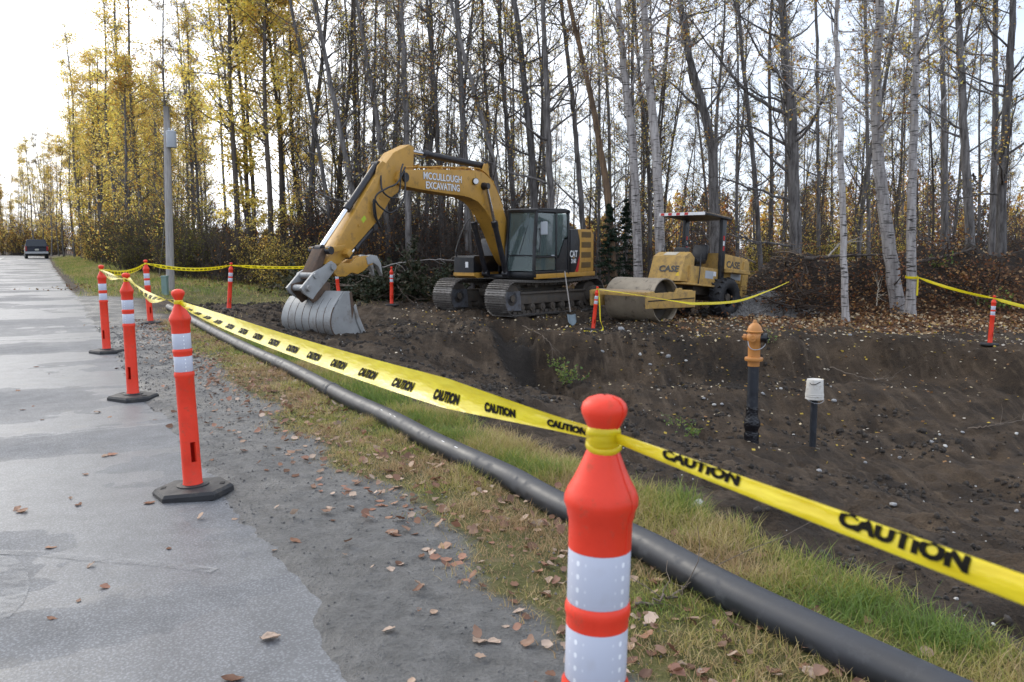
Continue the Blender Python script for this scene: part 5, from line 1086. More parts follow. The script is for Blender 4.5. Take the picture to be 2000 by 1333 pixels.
def tree_mesh(trunk, r0, bare, n1, l1, e1, nleaf, lsize, pal, rg, start=.25, crown='open', n2f=4, n3f=3, up=.05, clump=0, r_exp=.8, tip=.16):
    """trunk: (n,3) points from the base. returns wood (V,Q), leaves (V,Q,col)"""
    n = len(trunk); t = np.linspace(0, 1, n); R = r0 * (tip + (1 - tip) * (1 - t) ** r_exp); R[0] *= 1.35; R[1] *= 1.06
    W = [tubes(trunk[None], R[None], 10)]
    H = trunk[-1, 2] - trunk[0, 2]
    tt = start + (1 - start) * rg.uniform(0, 1, n1) ** .85 * .98; i = np.minimum((tt * (n - 1)).astype(int), n - 2); f = (tt * (n - 1) - i)[:, None]
    S = trunk[i] * (1 - f) + trunk[i + 1] * f; az = rg.uniform(0, 2 * math.pi, n1); el = np.radians(rg.normal(e1, 14, n1))
    D = np.stack([np.cos(az) * np.cos(el), np.sin(az) * np.cos(el), np.sin(el)], 1)
    prof = (1 - tt) ** .7 * .85 + .18 if crown == 'open' else np.clip(np.sin(np.clip((tt - start) / (1 - start), 0, 1) ** .7 * math.pi) * .8 + .25, .15, 1)
    L1 = l1 * prof * rg.uniform(.55, 1.25, n1); r1 = np.minimum(.42 * np.interp(tt, t, R), .012 + L1 * .014)
    P1 = grow(S, D, L1, 8, up, .13, rg); W.append(tubes(P1, r1[:, None] * np.linspace(1, .22, 8)[None], 5))
    k2 = n1 * n2f; S2, D2, b2, q2 = along(P1, k2, .2, 1, rg); L2 = L1[b2] * (1 - .55 * q2) * rg.uniform(.25, .6, k2)
    P2 = grow(S2, D2 / (np.linalg.norm(D2, axis=1, keepdims=True) + 1e-9) + rg.normal(0, .65, (k2, 3)), L2, 5, .05, .18, rg); r2 = np.minimum(r1[b2] * .5, .004 + L2 * .006); W.append(tubes(P2, r2[:, None] * np.linspace(1, .3, 5)[None], 3))
    k3 = k2 * n3f; S3, D3, b3, q3 = along(P2, k3, .15, 1, rg); L3 = rg.uniform(.18, .5, k3) * min(1.3, .4 + l1 * .3)
    P3 = grow(S3, D3 / (np.linalg.norm(D3, axis=1, keepdims=True) + 1e-9) + rg.normal(0, .7, (k3, 3)), L3, 3, .02, .2, rg); W.append(tubes(P3, np.full((k3, 3), .0062) * np.array([1, .8, .5]), 3))
    wood = merge(W); leaves = None
    if nleaf:
        if clump:
            c0, _, _, _ = along(P3, nleaf // clump, .3, 1, rg); C = np.repeat(c0, clump, 0) + rg.normal(0, 1, (len(c0) * clump, 3)) * np.array([.20, .20, .085])
        else: C, _, _, _ = along(P3, nleaf, .3, 1, rg); C = C + rg.normal(0, .04, C.shape)
        v, q = leaf_quads(C, lsize, rg, .35); leaves = (v, q, pick(pal, len(C), rg))
    return wood, leaves
def mk_tree(name, wood, leaves, bm_, lm_, loc, parent=True):
    o = empty(name, loc); w_ = link('trunk', mesh_q('trunk', wood[0], wood[1], bm_, smooth=True), o)
    if leaves: link('crown', mesh_q('crown', leaves[0], leaves[1], lm_, col=leaves[2]), o)
    return o
def stem(H, lean, wob, n, rg):
    t = np.linspace(0, 1, n); a = rg.uniform(0, 2 * math.pi); p = np.zeros((n, 3)); p[:, 2] = t * H - .25 * (t == 0)
    ph = rg.uniform(0, 6, 4); p[:, 0] = lean * math.cos(a) * t ** 1.2 * H + wob * (np.sin(t * 5 + ph[0]) - math.sin(ph[0]) + .4 * (np.sin(t * 13 + ph[1]) - math.sin(ph[1])))
    p[:, 1] = lean * math.sin(a) * t ** 1.2 * H + wob * (np.sin(t * 4.4 + ph[2]) - math.sin(ph[2]) + .4 * (np.sin(t * 12 + ph[3]) - math.sin(ph[3]))); return p

# --- trees one can pick out, traced trunk by trunk: pixel path from the base up, distance, trunk width in pixels
HERO = [
    ([(1778, 614), (1782, 450), (1786, 300), (1792, 150), (1800, 0)], 23.4, 21, 'birch', 6, 'white birch with yellow tape tied round its trunk'),
    ([(1758, 604), (1738, 480), (1719, 320), (1714, 160), (1720, 0)], 24.2, 30, 'birch', 6, 'thick pale birch leaning left beside the taped birch'),
    ([(1653, 616), (1648, 450), (1641, 260), (1637, 100), (1640, 0)], 23.0, 15, 'birch', 5, 'slim white birch standing alone in front of the spoil bank, forked above'),
    ([(1556, 520), (1549, 350), (1543, 220), (1531, 100), (1524, 0)], 28.5, 31, 'grey', 16, 'stout grey birch with long bare limbs reaching left behind the roller'),
    ([(1898, 540), (1886, 330), (1877, 150), (1870, 0)], 28, 24, 'grey', 7, 'grey trunk left of the paired trunks at the right edge'),
    ([(1952, 560), (1960, 340), (1975, 150), (1984, 0)], 27, 25, 'grey', 7, 'dark grey trunk leaning right near the right edge of the wood'),
    ([(1938, 520), (1943, 250), (1944, 0)], 30, 18, 'grey', 7, 'straight grey trunk behind the right leaning trunk at the right edge'),
    ([(1852, 490), (1846, 250), (1838, 0)], 34, 16, 'grey', 6, 'pale grey pole-straight trunk behind the taped birch'),
    ([(1398, 500), (1392, 330), (1374, 210), (1350, 120), (1330, 0)], 29, 26, 'grey', 10, 'grey tree with forked crown rising straight behind the roller canopy'),
    ([(1492, 520), (1472, 320), (1456, 170), (1440, 0)], 32, 13, 'grey', 7, 'thin curving tree between the roller canopy and the stout birch'),
    ([(1296, 530), (1284, 330), (1266, 130), (1258, 0)], 27.5, 22, 'birch', 6, 'pale birch trunk just left of the roller canopy'),
    ([(1250, 540), (1240, 330), (1220, 150), (1206, 0)], 28, 20, 'birch', 6, 'pale birch trunk above the roller drum'),
    ([(1204, 520), (1186, 380), (1166, 250), (1140, 120), (1112, 0)], 29, 19, 'dead', 5, 'brown peeling trunk leaning left above the excavator tail'),
    ([(1150, 540), (1130, 330), (1116, 180), (1096, 0)], 31, 15, 'grey', 7, 'grey trunk behind the back of the cab'),
    ([(1085, 530), (1072, 300), (1066, 150), (1060, 0)], 30, 19, 'grey', 8, 'grey trunk rising straight above the cab roof'),
    ([(1050, 530), (1040, 330), (1026, 180), (1004, 0)], 31, 22, 'grey', 8, 'broad grey trunk above the cab windscreen'),
    ([(1010, 540), (998, 330), (984, 180), (974, 0)], 32, 15, 'grey', 8, 'grey trunk between boom elbow and cab'),
    ([(985, 560), (966, 330), (926, 180), (880, 0)], 30.5, 15, 'grey', 8, 'grey trunk leaning left across the boom elbow'),
    ([(920, 560), (909, 330), (900, 160), (892, 0)], 31, 19, 'grey', 8, 'grey trunk rising behind the lettered boom'),
    ([(868, 560), (858, 330), (848, 160), (834, 0)], 33, 13, 'grey', 8, 'thin grey trunk above the boom lettering'),
    ([(800, 570), (795, 330), (790, 160), (783, 0)], 31, 18, 'grey', 8, 'dark grey trunk behind the top of the stick'),
    ([(765, 560), (745, 300), (722, 150), (696, 0)], 31.5, 15, 'grey', 8, 'grey trunk leaning left behind the stick'),
    ([(735, 570), (690, 380), (652, 190), (614, 0)], 30.5, 16, 'grey', 8, 'strongly leaning grey trunk left of the stick'),
    ([(672, 570), (640, 400), (602, 180), (566, 0)], 31.5, 12, 'grey', 8, 'slim leaning trunk beside the yellow poplar'),
    ([(1700, 500), (1696, 300), (1690, 0)], 36, 11, 'grey', 7, 'slim grey trunk between the two pale birches'),
    ([(1600, 520), (1597, 300), (1590, 0)], 34, 10, 'grey', 7, 'slim grey trunk left of the lone white birch'),
    ([(500, 545), (470, 350), (446, 200), (428, 40)], 36, 8, 'grey', 6, 'thin grey trunk leaning left in the bright gap by the pole'),
    ([(448, 540), (436, 330), (428, 150)], 38, 7, 'grey', 6, 'thin straight trunk right of the utility pole'),
]
def hero(i, path, Y, wpx, kind, nb, lab):
    rg = np.random.default_rng(100 + i)
    pts = np.array([PD(x, y, Y) for x, y in path]); pts[0, 2] = hz(pts[0, 0], pts[0, 1]) - .15
    top = pts[-1]; d = (pts[-1] - pts[-2]); d /= np.linalg.norm(d); ext = max(2.5, 15 + 2 * rg.uniform(-1, 1) - top[2])
    pts = np.vstack([pts, top + d * ext * .5 + rg.normal(0, .15, 3), top + d * ext + rg.normal(0, .3, 3)])
    pts[1:, 1] += rg.normal(0, .12, len(pts) - 1).cumsum() * .4
    tr = smooth_path(pts, 34); tr[2:, :2] += (rg.normal(0, .012, (32, 2))); base = tr[0].copy(); tr = tr - base
    r0 = (.47 if kind == 'birch' else .39) * wpx * Y / FPX; n1 = nb * 3 + 8
    pal = YEL + ORG if kind != 'dead' else ORG
    nl = {'birch': 1300, 'grey': 1000, 'dead': 120}[kind]
    wood, lv = tree_mesh(tr, r0, True, n1, 2.8 if kind != 'dead' else 1.4, 28, nl, .085, pal, rg, start=.13 if nb > 6 else .30, n2f=6, n3f=5, up=.07, r_exp=.9, tip=.25)
    if i == 3:                                               # the long limbs reaching left
        Ls = []
        for (x0, y0), (x1, y1), (x2, y2), rr in (((1540, 225), (1450, 170), (1335, 20), .075), ((1532, 155), (1490, 110), (1430, 0), .06), ((1543, 290), (1460, 245), (1400, 270), .05), ((1549, 395), (1450, 360), (1390, 345), .05), ((1553, 480), (1470, 470), (1400, 450), .05), ((1540, 200), (1470, 180), (1420, 150), .045)):
            q = smooth_path([PD(x0, y0, Y), PD(x1, y1, Y - .6), PD(x2, y2, Y - 1.2)], 12) - base; q += rg.normal(0, .03, q.shape); Ls.append(tubes(q[None], (rr * np.linspace(1, .25, 12))[None], 6))
            S, D, b, t = along(q[None], 16, .25, 1, rg); P2 = grow(S, D / np.linalg.norm(D, axis=1, keepdims=True) + rg.normal(0, .6, (16, 3)), rg.uniform(.5, 1.4, 16), 6, .06, .15, rg); Ls.append(tubes(P2, np.full((16, 6), .014) * np.linspace(1, .3, 6), 4))
            S, D, b, t = along(P2, 60, .2, 1, rg); P3 = grow(S, D / np.linalg.norm(D, axis=1, keepdims=True) + rg.normal(0, .6, (60, 3)), rg.uniform(.2, .6, 60), 4, .03, .2, rg); Ls.append(tubes(P3, np.full((60, 4), .005), 3))
        wood = merge([wood] + Ls)
    o = mk_tree('birch_tree' if kind == 'birch' else ('dead_tree' if kind == 'dead' else 'poplar_tree'), wood, lv, {'birch': bark_birch, 'grey': bark_grey, 'dead': bark('peeling_bark', (.26, .17, .10), (.09, .065, .05))}[kind] if kind == 'dead' else (bark_birch if kind == 'birch' else bark_grey), leaf_mat, tuple(base))
    tag(o, lab, 'tree', 'trees standing out along the edge of the wood'); return o
heroes = [hero(i, *h) for i, h in enumerate(HERO)]
# tape tied round the first birch, and on to the right-hand post
bt = heroes[0]; tb_ = PD(1779, 541, 23.4)
nb_ = neck('birch')
t9, rb = tape(sag(tb_ + np.array([.12, -.15, 0]), nb_, .05), flat(.07, .006), lambda t: .4 * math.sin(6 * t), 'yellow caution tape from the taped white birch to the right hand post', n=110, words=False)
wrap(t9, tb_ + np.array([0.02, 0, 0]), .165, .07, .1)
bm = NB(); bx(bm, tb_ + np.array([.14, -.12, -.26]), (.05, .01, .5)); obj('tape_tail', bm, tape_mat, t9)
t10, rb = tape(sag(nb_, PD(2060, 612, 18.6), .02), flat(.075, .006), lambda t: .3 * math.sin(6 * t), 'yellow caution tape leaving the right hand post out of the picture', n=60, words=False)
wrap(t10, nb_, .024)

# --- wood behind, copies of grown kinds
KINDS = {}
def kind(name, count, seed, make):
    KINDS[name] = [make(np.random.default_rng(seed + k)) for k in range(count)]
def mk_bare(rg):
    H = rg.uniform(14, 18); tr = stem(H, rg.uniform(.0, .07), .10, 30, rg); wd, lv = tree_mesh(tr, rg.uniform(.05, .105), True, 38, 2.1, 38, int(rg.uniform(600, 1500)), .085, YGR + ORG + YEL, rg, start=.10, n2f=6, n3f=5, up=.07)
    return (mesh_q('trunk', wd[0], wd[1], bark_grey if rg.uniform() < .6 else bark_dark, smooth=True), mesh_q('crown', lv[0], lv[1], leaf_mat, col=lv[2]))
def mk_yellow(rg):
    H = rg.uniform(13.5, 17); tr = stem(H, rg.uniform(.0, .04), .10, 30, rg); wd, lv = tree_mesh(tr, rg.uniform(.08, .13), False, 46, 1.9, 30, 7000, .105, YEL if rg.uniform() < .6 else YGR + YEL, rg, start=.16, crown='col', n2f=5, n3f=3, up=.06, clump=5)
    return (mesh_q('trunk', wd[0], wd[1], bark_dark, smooth=True), mesh_q('crown', lv[0], lv[1], leaf_mat, col=lv[2]))
def mk_gold(rg):                                              # thinner leaf, for the roadside
    H = rg.uniform(11, 15); tr = stem(H, rg.uniform(.0, .05), .12, 26, rg); wd, lv = tree_mesh(tr, rg.uniform(.06, .10), False, 44, 1.75, 34, 2700, .105, YEL + ORG[:1] + YGR[:1], rg, start=.12, n2f=5, n3f=3, up=.08, clump=3)
    return (mesh_q('trunk', wd[0], wd[1], bark_grey, smooth=True), mesh_q('crown', lv[0], lv[1], leaf_mat, col=lv[2]))
def mk_spruce(rg):
    H = rg.uniform(5, 9); tr = stem(H, .01, .02, 16, rg); n1 = int(H * 14); tt = rg.uniform(.06, .99, n1); S = np.stack([np.interp(tt * H, tr[:, 2], tr[:, 0]), np.interp(tt * H, tr[:, 2], tr[:, 1]), tt * H], 1)
    az = rg.uniform(0, 2 * math.pi, n1); D = np.stack([np.cos(az), np.sin(az), np.full(n1, -.18)], 1); L = (1 - tt) * 1.5 * rg.uniform(.7, 1.15, n1) + .15; P1 = grow(S, D, L, 6, .03, .06, rg)
    wd = merge([tubes(tr[None], np.linspace(.09, .012, 16)[None], 8), tubes(P1, np.full((n1, 6), .012) * np.linspace(1, .3, 6), 3)])
    C, Dd, _, _ = along(P1, int(n1 * 46), .08, 1, rg); v, q = leaf_quads(C + rg.normal(0, .06, C.shape) * np.array([1, 1, .7]), .15, rg, .2)
    return (mesh_q('trunk', wd[0], wd[1], bark_dark, smooth=True), mesh_q('crown', v, q, needle_mat, col=pick([(.018, .035, .018), (.025, .045, .022), (.014, .027, .015)], len(C), rg)))
def mk_shrub(rg, pal, nl, H=2.6, ns=22, dense=1.0, lsize=.075):
    S = np.zeros((ns, 3)); S[:, :2] = rg.normal(0, .32, (ns, 2)); S[:, 2] = -.1; D = np.stack([rg.normal(0, .32, ns), rg.normal(0, .32, ns), np.ones(ns)], 1); L = H * rg.uniform(.45, 1.1, ns)
    P1 = grow(S, D, L, 9, .02, .09, rg); k2 = ns * 9; S2, D2, b2, q2 = along(P1, k2, .15, 1, rg); P2 = grow(S2, D2 / np.linalg.norm(D2, axis=1, keepdims=True) + rg.normal(0, .5, (k2, 3)), L[b2] * rg.uniform(.12, .4, k2), 5, .05, .15, rg)
    k3 = int(k2 * 4 * dense); S3, D3, b3, q3 = along(P2, k3, .1, 1, rg); P3 = grow(S3, D3 / (np.linalg.norm(D3, axis=1, keepdims=True) + 1e-9) + rg.normal(0, .6, (k3, 3)), rg.uniform(.12, .45, k3), 3, .02, .15, rg)
    wd = merge([tubes(P1, np.full((ns, 9), .015) * np.linspace(1, .3, 9), 4), tubes(P2, np.full((k2, 5), .007) * np.linspace(1, .5, 5), 3), tubes(P3, np.full((k3, 3), .0045), 3)])
    C, _, _, _ = along(P3, nl, .2, 1, rg); v, q = leaf_quads(C + rg.normal(0, .04, C.shape), lsize, rg, .2)
    return (mesh_q('stems', wd[0], wd[1], bark_dark, smooth=True), mesh_q('foliage', v, q, leaf_mat, col=pick(pal, len(C), rg)))
kind('bare', 9, 300, mk_bare); kind('yellow', 4, 400, mk_yellow); kind('gold', 4, 500, mk_gold); kind('spruce', 3, 600, mk_spruce)
kind('brown_shrub', 4, 700, lambda rg: mk_shrub(rg, RUS + ORG[:1], 260, 3.0, 24, 1.2)); kind('yellow_shrub', 2, 750, lambda rg: mk_shrub(rg, YGR + YEL, 1700, 2.4, 20)); kind('rust_shrub', 2, 770, lambda rg: mk_shrub(rg, RUS + ORG, 1300, 2.3, 20)); kind('green_shrub', 2, 790, lambda rg: mk_shrub(rg, [(.10, .11, .03), (.16, .15, .035), (.22, .18, .04)], 1700, 3.2, 22))
kind('gold_shrub', 2, 810, lambda rg: mk_shrub(rg, YEL + ORG, 1500, 3.4, 20, lsize=.10))
def plant(kd, x, y, s, lab, group, name, parts=('trunk', 'crown'), lean=0.0, cat='tree'):
    a, b = KINDS[kd][rng.integers(len(KINDS[kd]))]; o = empty(name, (x, y, hz(x, y) - .05), rng.uniform(0, 6.28)); o.scale = (s, s, s * rng.uniform(.92, 1.1)); o.rotation_euler[0] = rng.normal(0, lean); o.rotation_euler[1] = rng.normal(0, lean)
    link(parts[0], a, o); link(parts[1], b, o); tag(o, lab, cat, group); return o
def at(px, Y): return (px - 1000) / FPX * Y, Y
cnt = 0
# wood from the pole to the right edge
placed = [(h.location.x, h.location.y) for h in heroes]
tries = 0
while cnt < 160 and tries < 8000:
    tries += 1
    Y = 31.5 + 44 * rng.uniform() ** 1.4; px = rng.uniform(560, 2120); x, y = at(px, Y)
    if px > 1290 and Y < 34: continue
    if any((x - a) ** 2 + (y - b) ** 2 < (.8 if Y < 45 else 1.2) for a, b in placed): continue
    if px > 1290 and rng.uniform() < .50: continue
    placed.append((x, y)); cnt += 1
    side_ = 'behind the excavator' if px < 1180 else 'behind the roller and spoil bank'
    where = next(w_ for lim, w_ in ((640, 'left of the stick'), (720, 'behind the bucket cylinder'), (800, 'behind the top of the stick'), (900, 'behind the boom lettering'), (1000, 'behind the boom elbow'), (1115, 'above the cab'), (1180, 'above the engine housing'), (1290, 'above the roller drum'), (1420, 'around the roller canopy'), (1540, 'left of the stout limbed birch'), (1650, 'left of the lone slim birch'), (1790, 'behind the two pale birches'), (1880, 'right of the taped birch'), (2500, 'at the far right edge')) if px < lim)
    row_ = 'in the front rank' if Y < 35 else ('in the second rank' if Y < 40 else ('midway into the wood' if Y < 48 else ('well into the wood' if Y < 58 else 'deep in the wood')))
    plant('bare', x, y, rng.uniform(.75, 1.15), 'slender grey tree ' + where + ', ' + row_, 'trees in the wood ' + side_, 'poplar_tree', lean=.045)
for px, Y, s in ((466, 33, 1.02), (500, 34, 1.1), (530, 32.5, 1.0), (562, 33.5, .98), (592, 36, .9), (500, 41, 1.0)):
    x, y = at(px, Y); plant('yellow', x, y, s, 'tall poplar thick with yellow leaves, ' + {466: 'first right of the bright gap', 500: 'second right of the bright gap' if Y < 40 else 'set back behind the other yellow poplars', 530: 'in the middle of the yellow clump', 562: 'second left of the leaning grey trunks', 592: 'nearest the leaning grey trunks'}[px], 'yellow poplars left of the excavator', 'yellow_poplar', lean=.02)
# roadside row on the left
cnt = 0; tries = 0
while cnt < 78 and tries < 5000:
    tries += 1
    u = rng.uniform(44, 118); v = 4.2 + 12 * rng.uniform() ** 1.5; x, y = XY(u, v); px = 1000 + FPX * x / y
    if px > 430 or px < 110 or (abs(px - 430) < 20): continue
    if any((x - a) ** 2 + (y - b) ** 2 < 1.3 for a, b in placed): continue
    placed.append((x, y)); cnt += 1
    s = rng.uniform(.85, 1.12) * (1.0 if px > 200 else .95)
    plant('gold' if rng.uniform() < .72 else ('yellow' if px < 330 else 'bare'), x, y, s, 'golden leaved roadside tree ' + ('behind the utility pole' if 300 < px < 370 else ('between pole and bright gap' if px >= 370 else ('left of the utility pole' if px > 210 else 'at the left end of the row'))) + (', close to the road' if v < 6 else (', back a bit' if v < 9.5 else ', set back')) + (', nearer' if u < 62 else (', midway' if u < 86 else ', farther')), 'golden trees along the road', 'roadside_tree', lean=.035)
for px, Y, s in ((165, 72, 1.35), (150, 76, 1.2), (185, 66, 1.3), (205, 60, 1.25), (130, 84, 1.0), (120, 92, 1.05), (105, 98, .95), (92, 102, 1.0), (75, 106, 1.05), (60, 110, 1.1), (45, 112, .95), (28, 116, .85), (10, 118, .8), (-8, 118, .8), (235, 54, 1.3), (265, 50, 1.3), (290, 47, 1.25)):
    x, y = at(px, Y); plant('gold', x, y, s, 'tall golden tree ' + next(w_ for l_, w_ in ((20, 'at the left edge of the picture'), (50, 'left of the distant vehicle'), (95, 'straight behind the distant vehicle'), (140, 'right of the distant vehicle'), (190, 'at the left end of the tall row'), (250, 'in the tall row left of the pole'), (300, 'next to the pole on its left')) if px < l_) + ', fronting the row', 'golden trees along the road', 'roadside_tree', lean=.02)
for k in range(60):                                            # across the bend at the end of the road
    px = rng.uniform(-120, 130); Y = rng.uniform(116, 150); x, y = at(px, Y); s = rng.uniform(.65, 1.05) * np.interp(px, [-120, 0, 60, 130], [.8, .82, 1, 1.05])
    plant('gold' if rng.uniform() < .6 else 'bare', x, y, s, 'hazy autumn tree far off where the road bends', 'far trees at the bend of the road', 'far_tree', lean=.03)
for px, Y, s, wh_ in ((1190, 28.8, .50, 'right behind the excavator tail'), (1222, 30.5, .42, 'above the left end of the roller drum')):
    x, y = at(px, Y); plant('spruce', x, y, s, 'dark young spruce ' + wh_, 'young spruces in the wood', 'spruce_tree')
# thicket
def shrub(kd, px, Y, s, lab, grp, name='shrub'):
    x, y = at(px, Y); return plant(kd, x, y, s, lab, grp, name, ('stems', 'foliage'), .05, 'shrub')
for k in range(85):
    px = rng.uniform(600, 1010); Y = rng.uniform(31, 42); shrub('brown_shrub', px, Y, rng.uniform(.7, 1.25), 'bare brown thicket shrub ' + next(w_ for l_, w_ in ((690, 'behind the bucket cylinder'), (780, 'behind the stick and thumb'), (860, 'under the boom tip'), (930, 'under the boom lettering'), (1100, 'under the boom elbow')) if px < l_) + (', in front' if Y < 35 else (', in the middle' if Y < 38.5 else ', at the back')), 'brown thicket behind the excavator')
for k in range(60):
    px = rng.uniform(1150, 2080); Y = rng.uniform(33, 48); shrub('brown_shrub' if rng.uniform() < .6 else ('yellow_shrub' if rng.uniform() < .6 else 'rust_shrub'), px, Y, rng.uniform(.55, 1.1), 'low scrubby bush ' + next(w_ for l_, w_ in ((1290, 'above the roller drum'), (1420, 'behind the roller canopy'), (1540, 'behind the roller engine hood'), (1650, 'left of the slim white birch'), (1790, 'behind the pale birches'), (2200, 'right of the taped birch')) if px < l_) + (', nearer' if Y < 40 else ', deeper in the wood'), 'scrub behind the roller')
for px, Y, s in ((545, 29, .8), (570, 30, .95), (600, 29.5, .7), (525, 30.5, .9), (618, 31, .6), (500, 31, .7)): shrub('yellow_shrub', px, Y, s, 'yellow leaved bush left of the excavator bucket', 'yellow bushes by the bucket')
for px, Y, s in ((655, 30, 1.1), (690, 30.5, 1.15), (635, 31.5, 1.2), (710, 31, 1.0)): shrub('rust_shrub', px, Y, s, 'rusty red leaved bush behind the stick', 'rusty bushes behind the stick')
for k in range(30):
    px = rng.uniform(230, 490); Y = rng.uniform(31, 44); wh_ = next(w_ for l_, w_ in ((310, 'left of the utility pole'), (360, 'straight behind the utility pole'), (430, 'right of the utility pole'), (500, 'below the bright gap')) if px < l_)
    if UV(*at(px, Y))[1] < 4.5: continue
    shrub('green_shrub' if rng.uniform() < .5 else 'brown_shrub', px, Y, rng.uniform(.7, 1.1), 'olive and brown bush at the wood edge ' + wh_, 'bushes behind the pole')
for k in range(60):
    u = rng.uniform(40, 120); v = rng.uniform(3.6, 8); x, y = XY(u, v); px = 1000 + FPX * x / y
    if px > 420: continue
    kd = ('gold_shrub', 'brown_shrub', 'green_shrub')[rng.integers(3)]; shrub(kd, px, y, rng.uniform(.6, 1.1), {'gold_shrub': 'golden', 'brown_shrub': 'bare brown', 'green_shrub': 'olive'}[kd] + ' bush on the grass bank ' + ('close behind the grey pole' if px > 300 else ('midway along the road' if px > 190 else 'far along the road')), 'bushes along the road bank')
for k in range(44): shrub('gold_shrub' if k % 3 else 'brown_shrub', rng.uniform(-100, 135), rng.uniform(108, 122), rng.uniform(.9, 1.7), 'golden bush at the far bend of the road', 'golden bushes at the bend')
# distant woods seen between the trunks, one mass
VV = []; QQ = []; CC = []; off_ = 0; rgd = np.random.default_rng(5)
for k in range(330):
    px = rgd.uniform(380, 2250); Y = rgd.uniform(88, 135); x, y = at(px, Y); tall = np.interp(px, [380, 900, 1250, 1350, 1700, 2250], [3.5, 3.5, 5.5, 8.5, 9.5, 10]); H = tall * rgd.uniform(.6, 1.15) * (Y / 105)
    m = 420; tz_ = rgd.uniform(0, 1, m); rad_ = (.35 + H * .13) * np.sin(np.clip(.12 + tz_ * .9, 0, 1) * math.pi) ** .7 * np.sqrt(rgd.uniform(0, 1, m)); a_ = rgd.uniform(0, 6.28, m)
    C = np.stack([x + rad_ * np.cos(a_), y + rad_ * np.sin(a_), tz_ * H], 1); v, q = leaf_quads(C, .34, rgd)
    pal = (YEL + ORG) if rgd.uniform() < .5 else (ORG + RUS if rgd.uniform() < .6 else [(.12, .10, .08), (.16, .13, .11), (.10, .08, .07)])
    VV.append(v); QQ.append(q + off_); CC.append(pick(pal, m, rgd)); off_ += len(v)
    st_ = np.array([[x, y, 0], [x, y, H * .5], [x, y, H]]); v, q = tubes(st_[None], np.array([[.12, .08, .02]]), 4); VV.append(v); QQ.append(q + off_); CC.append(np.full((len(v), 3), .09)); off_ += len(v)
tag(link('distant_woods', mesh_q('distant_woods', np.concatenate(VV), np.concatenate(QQ), leaf_mat, col=np.concatenate(CC))), 'far golden and brown woods seen between the trunks', 'woods', None, 'stuff')
# ------------------------------------------------------------------ ground cover
def ground_pts(x, y): return np.stack([x, y, hgt(x, y)], 1)
def blades(x, y, h, wd, col, lean, rg, seg=3):
    m = len(x); B = ground_pts(x, y); B[:, 2] -= .01; az = rg.uniform(0, 6.28, m); d = np.stack([np.cos(az), np.sin(az), np.zeros(m)], 1); s = np.stack([-np.sin(az), np.cos(az), np.zeros(m)], 1)
    # blades face any way; width across s rotated a little
    ro_ = rg.uniform(0, 6.28, m); s = np.stack([np.cos(ro_), np.sin(ro_), np.zeros(m)], 1); V = np.zeros((m, seg + 1, 2, 3))
    for k in range(seg + 1):
        t = k / seg; c = B + d * (lean * h * t ** 1.8)[:, None] + np.array([0, 0, 1]) * (h * (t - .35 * lean * t * t))[:, None]; w = wd * (1 - t) ** .7 + .0004
        V[:, k, 0] = c - s * w[:, None] * .5; V[:, k, 1] = c + s * w[:, None] * .5
    i = np.arange(m * (seg + 1) * 2).reshape(m, seg + 1, 2); Q = np.stack([i[:, :-1, 0], i[:, :-1, 1], i[:, 1:, 1], i[:, 1:, 0]], -1).reshape(-1, 4)
    return V.reshape(-1, 3), Q, np.repeat(col, (seg + 1) * 2, 0)
GR = np.array([(.15, .23, .05), (.24, .29, .06), (.34, .33, .09), (.44, .36, .14), (.50, .39, .20), (.40, .28, .15)])
rgg = np.random.default_rng(21)
def sow(n, u0, u1, v0, v1, hmean, wmean, dry, keep):
    u = rgg.uniform(u0, u1, n); v = rgg.uniform(v0, v1, n); x, y = XY(u, v); g = grass_mask(x, y); cl = fbm(x, y, .22, 2, 131) * .5 + .5; k = (rgg.uniform(0, 1, n) < g ** 1.3 * keep * (.25 + 1.1 * cl)); x, y, v, u, cl = x[k], y[k], v[k], u[k], cl[k]
    m = len(x); dn = np.clip(dry(u, v) + .8 * fbm(x, y, .5, 3, 141) + rgg.normal(0, .16, m), 0, 1); ci = np.clip((dn * 5.99).astype(int), 0, 5); col = GR[ci] * rgg.uniform(.7, 1.2, (m, 1))
    h = hmean(u, v) * rgg.uniform(.4, 1.3, m) * (.6 + .8 * cl); return blades(x, y, h, wmean * rgg.uniform(.6, 1.3, m), col, rgg.uniform(.15, 1.25, m), rgg)
dryf = lambda u, v: np.interp(v, [1.3, 2.1, 2.5, 3.2], [.85, .72, .42, .46])
hf = lambda u, v: np.interp(v, [1.3, 2.0, 2.45, 2.6, 3.2], [.035, .06, .08, .10, .105])
# keep blades off the pipe itself
L_ = [sow(150000, -.5, 6.5, 1.3, 3.3, hf, .0042, dryf, .9), sow(90000, 6.5, 17, 1.5, 3.3, hf, .0065, dryf, .8)]
PIPE = P.copy() if False else None
V = np.concatenate([l[0] for l in L_]); C = np.concatenate([l[2] for l in L_]); o_ = 0; QL = []
for l in L_: QL.append(l[1] + o_); o_ += len(l[0])
Q = np.concatenate(QL)
